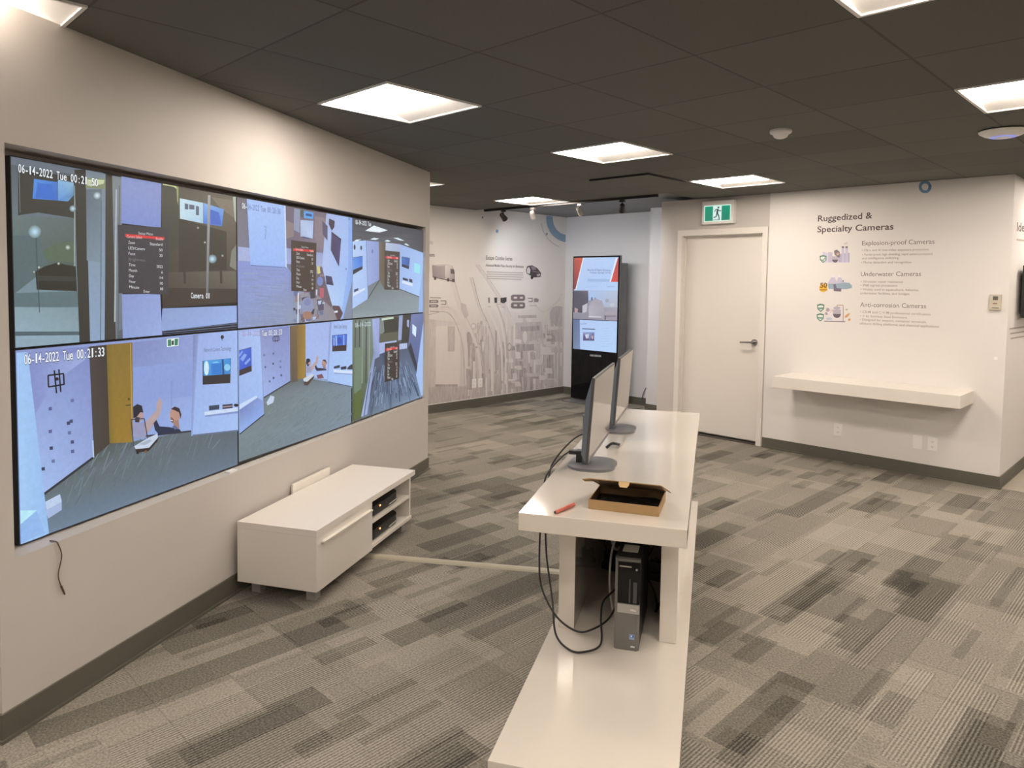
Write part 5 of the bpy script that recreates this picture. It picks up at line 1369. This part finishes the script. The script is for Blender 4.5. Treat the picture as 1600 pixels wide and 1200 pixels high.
# the mural
P = Print((XM, 0, 0), (0, 1, 0), (0, 0, 1), (650, 300, 3.5294), 0.000012, 0.0004)
zc = 0.11
ylo, yhi = 3.9, YF-0.012
P.rect = (ylo, yhi, zc, SOFFIT-0.01)
base = '#dcd5d2'; l1, l2, l3, l4 = '#c4bab9', '#b0a5a5', '#9d9293', '#cfc7c5'
P.poly([(-150, 590), (120, 600), (300, 640), (560, 660), (830, 600), (830, 1095), (-150, 1250)], ['#dedad5', '#dedad5', '#dcd7d2', '#d8d2ce', '#dedad5', '#b6abab', '#afa4a4'])
P.poly([(-150, 1075), (260, 1075), (470, 1050), (470, 1130), (-150, 1230)], ['#aca2a2', '#b0a6a5', '#b9afae', '#aaa0a0', '#a49a9a'])
P.poly([(60, 700), (250, 720), (275, 1070), (80, 1075)], '#cdc5c3'); P.poly([(110, 740), (245, 735), (240, 1065), (110, 1065)], '#dbd4d0'); P.poly([(175, 740), (215, 740), (212, 880), (175, 880)], '#b8aead'); P.poly([(100, 1060), (230, 1060), (230, 1072), (100, 1074)], l3)
P.poly([(60, 700), (110, 705), (105, 1075), (75, 1075)], l1)
random.seed(21)
for i in range(150):
    x = random.uniform(270, 800)
    y0 = random.uniform(690, 1000) if x > 330 else random.uniform(760, 1000)
    y1 = min(y0 + random.uniform(40, 260), 1170 - (x-80)*0.115)
    if y1 - y0 < 15: continue
    w = random.uniform(3, 16)
    P.line((x, y0), (x+random.uniform(-4, 4), y1), w, random.choice([l1, l2, l3, l4, '#ddd6d3', '#e2dcd8', l1, l2]))
for i in range(46):
    x, y = random.uniform(480, 790), random.uniform(740, 1080)
    a, b = random.uniform(8, 34), random.uniform(5, 22)
    P.poly([(x-a, y-b), (x+a*0.8, y-b*0.9), (x+a, y+b), (x-a*0.9, y+b)], random.choice([l1, l2, '#d8d0ce', '#e0d9d6', l3, l4]))
P.poly([(548, 720), (690, 715), (700, 800), (555, 850)], '#bbb1b1'); P.poly([(560, 680), (664, 678), (664, 694), (562, 696)], l2); P.poly([(575, 742), (680, 738), (682, 764), (580, 770)], l3); P.poly([(548, 842), (650, 838), (650, 872), (556, 880)], l3)
P.ell(600, 800, 12, 34, '#ddd5d2'); P.poly([(540, 810), (580, 815), (580, 835), (545, 832)], '#e0d9d6')
P.poly([(735, 640), (775, 628), (806, 632), (806, 742), (770, 742), (740, 700)], '#b5abac'); P.poly([(755, 760), (806, 755), (806, 830), (770, 820)], '#bfb5b5')
def curve(pts, w, c): P.path([(p.x, p.y) for p in spline_pts([(x, y, 0) for x, y in pts], 8)], w, c)
curve([(75, 665), (160, 640), (215, 665), (260, 760), (275, 900), (270, 1060)], 22, '#d6cecb'); curve([(60, 680), (150, 660), (200, 690), (240, 780), (262, 900), (265, 1060)], 5, l2)
curve([(190, 470), (240, 640), (300, 760), (345, 900), (360, 1060)], 16, '#d9d2cf'); curve([(205, 470), (255, 640), (318, 780), (362, 920), (372, 1080)], 5, l1)
curve([(330, 400), (400, 500), (470, 610), (510, 690), (520, 760)], 14, '#d4ccc9'); curve([(345, 400), (415, 500), (485, 610), (525, 690)], 4, l1)
curve([(300, 470), (340, 620), (390, 740), (420, 860), (430, 990)], 12, '#d2cac8'); curve([(312, 470), (350, 620), (402, 740), (432, 860), (440, 1000)], 4, l2)
curve([(380, 620), (440, 740), (470, 880), (475, 1040)], 10, '#dfd8d4'); curve([(430, 620), (470, 730), (492, 880), (492, 1060)], 8, '#e2dcd8'); curve([(445, 620), (485, 730), (505, 880), (505, 1060)], 4, l2)
curve([(800, 590), (745, 640), (720, 720), (715, 830)], 8, '#d8d0ce'); curve([(640, 600), (700, 660), (770, 610), (805, 560)], 4, '#cfc6c5')
P.poly([(245, 610), (275, 620), (290, 680), (270, 700), (250, 660)], l1); P.poly([(345, 720), (375, 740), (380, 800), (355, 790)], l1); P.ell(318, 742, 18, 20, l1); P.ell(315, 740, 9, 10, '#e2dcd8')
P.poly([(275, 975), (310, 978), (310, 1090), (278, 1090)], l3); P.poly([(362, 1000), (380, 1000), (380, 1080), (362, 1080)], l3); P.poly([(300, 850), (340, 850), (340, 862), (300, 862)], l2)
P.path([(500, 850), (514, 832), (528, 850), (516, 876), (502, 868), (500, 850)], 6, l3)
mural = tag(P.build('wall_mural_print', MURALINK), 'pale grey mural of pipes and machinery printed on the far left wall', 'mural')
def mprint(): return Print((XM, 0, 0), (0, 1, 0), (0, 0, 1), (650, 300, 3.5294), 0.00003, 0.0042)
P = mprint()
P.rect = (ylo, yhi, zc, SOFFIT-0.01)
def mpart(t, nm):
    P.build(nm, INK, t)
t = thing('wall_lettering', 'small grey product lettering and icons in the middle of the mural', 'lettering', mp(760, 420))
P.text('Escape Combo Series', (385, 372), (530, 378), '#8c8284', 0.050, 0.015); mpart(t, 'title')
P.text('Advanced Mobile Video Security for Businesses', (383, 410), (592, 418), '#857b7d', 0.035, 0.012); mpart(t, 'subtitle')
for k in range(4):
    P.line((388, 440+k*12), (590-10*(k == 3), 446+k*12), 5, '#bfb5b4'); mpart(t, 'text_line')
for x, y, w in ((402, 632, 20), (480, 634, 22), (645, 626, 40), (455, 618, 20)):
    P.line((x-w/2, y), (x+w/2, y+1), 4, '#bfb5b4'); mpart(t, 'caption')
for q, c in (([(396, 582), (406, 582), (406, 612), (398, 612)], '#8a8082'), ([(430, 582), (446, 582), (446, 612), (432, 612)], '#4c4448'), ([(464, 585), (498, 580), (498, 604), (482, 614), (466, 610)], '#453e42')):
    P.poly(q, c); mpart(t, 'device_icon')
for y in (583, 625):
    P.poly([(522, y-10), (532, y-17), (592, y-17), (600, y-10), (600, y+10), (592, y+17), (532, y+17), (522, y+10)], '#7d7476'); P.line((538, y), (588, y), 10, '#d8d0ce'); P.line((556, y), (572, y), 10, '#7d7476'); mpart(t, 'badge')
P.path([(616, 586), (640, 586), (640, 604), (620, 604)], 4, '#7c7274'); mpart(t, 'device_icon'); P.poly([(648, 590), (660, 584), (676, 592), (672, 608), (650, 606)], '#9a9092')
mpart(t, 'device_icon')
P = mprint(); P.rect = (ylo, yhi, zc, SOFFIT-0.01)
P.poly([(605, 428), (614, 408), (640, 404), (668, 420), (688, 446), (686, 468), (640, 472), (632, 462), (608, 448)], '#4e474b'); P.poly([(610, 424), (622, 412), (630, 430), (626, 452), (610, 446)], '#d6cfce'); P.poly([(630, 408), (652, 412), (664, 428), (640, 430)], '#8a8488'); P.ell(638, 472, 7, 9, '#2a2629'); P.poly([(664, 454), (684, 450), (684, 462), (668, 466)], '#b9b2b2'); P.line((640, 436), (680, 444), 4, '#8a8488')
tag(P.build('printed_van', INK), 'dark van picture printed on the mural beside the small lettering', 'wall graphic')
P = mprint(); P.rect = (ylo, yhi, zc, SOFFIT-0.01)
P.poly([(88, 402), (158, 398), (162, 478), (90, 464)], ['#a09698', '#b4aaac', '#a8a0a2', '#938a8c']); P.poly([(88, 402), (158, 398), (200, 404), (120, 410)], '#cac2c2'); P.poly([(162, 402), (200, 404), (212, 440), (214, 494), (164, 480)], ['#e0dad8', '#cfc8c6', '#a59c9e', '#968c90', '#cfc8c6']); P.poly([(188, 424), (208, 426), (212, 452), (190, 450)], '#6d6468'); P.poly([(90, 464), (214, 492), (214, 498), (90, 470)], '#7d7377')
for x in (104, 176, 204): P.ell(x, 476+(x-104)*0.12, 7, 10, '#5f575b')
tag(P.build('printed_truck', INK), 'grey lorry picture printed on the mural next to the video wall end', 'wall graphic')
P = mprint(); P.rect = (ylo, yhi, zc, SOFFIT-0.01)
t = thing('wall_lettering', 'cut-off grey lettering and badges beside the lorry on the mural', 'lettering', mp(675, 440))
P.text('bles', (72, 287), (92, 288), '#a59b9b', 0.05); mpart(t, 'title')
P.text('sions', (70, 356), (102, 357), '#8c8284', 0.05, 0.01); mpart(t, 'subtitle')
P.line((76, 582), (136, 584), 4, '#8a8082'); mpart(t, 'caption')
for y in (604, 628): P.poly([(72, y-8), (118, y-8), (124, y), (118, y+8), (72, y+8)], '#7d7476'); P.line((80, y), (112, y), 5, '#cfc8c6'); mpart(t, 'badge')
P.path([(134, 600), (164, 600), (164, 620), (138, 620)], 4, '#7c7274'); mpart(t, 'device_icon')
P.line((134, 634), (178, 636), 3, '#bfb5b4'); mpart(t, 'caption')
P.line((76, 658), (126, 660), 5, '#a59b9b'); mpart(t, 'caption')
P = mprint(); P.rect = (ylo, yhi, zc, SOFFIT-0.01)
ring(P, 835, 145, 82, 118, '#88a2ba', 36, 0, 2*PI, 1.12); ring(P, 835, 145, 146, 149, '#b4aaac', 36, PI*0.6, PI*0.95, 1.12)
tag(P.build('ring_decal', INK), 'large blue ring decal cut by the mural corner near the ceiling', 'decal')
P = mprint(); P.rect = (ylo, yhi, zc, SOFFIT-0.01)
for lb, q in (('blue dot on the mural right of the black spotlight', (446, 216, 7, 10, '#7c9cba')), ('tiny dark dot on the mural left of the black spotlight', (366, 140, 4, 6, '#5f6670')), ('small grey dot on the mural beside the large blue ring', (720, 232, 5, 7, '#7f8894'))):
    P = mprint(); P.ell(*q); tag(P.build('dot_decal', INK), lb, 'decal')
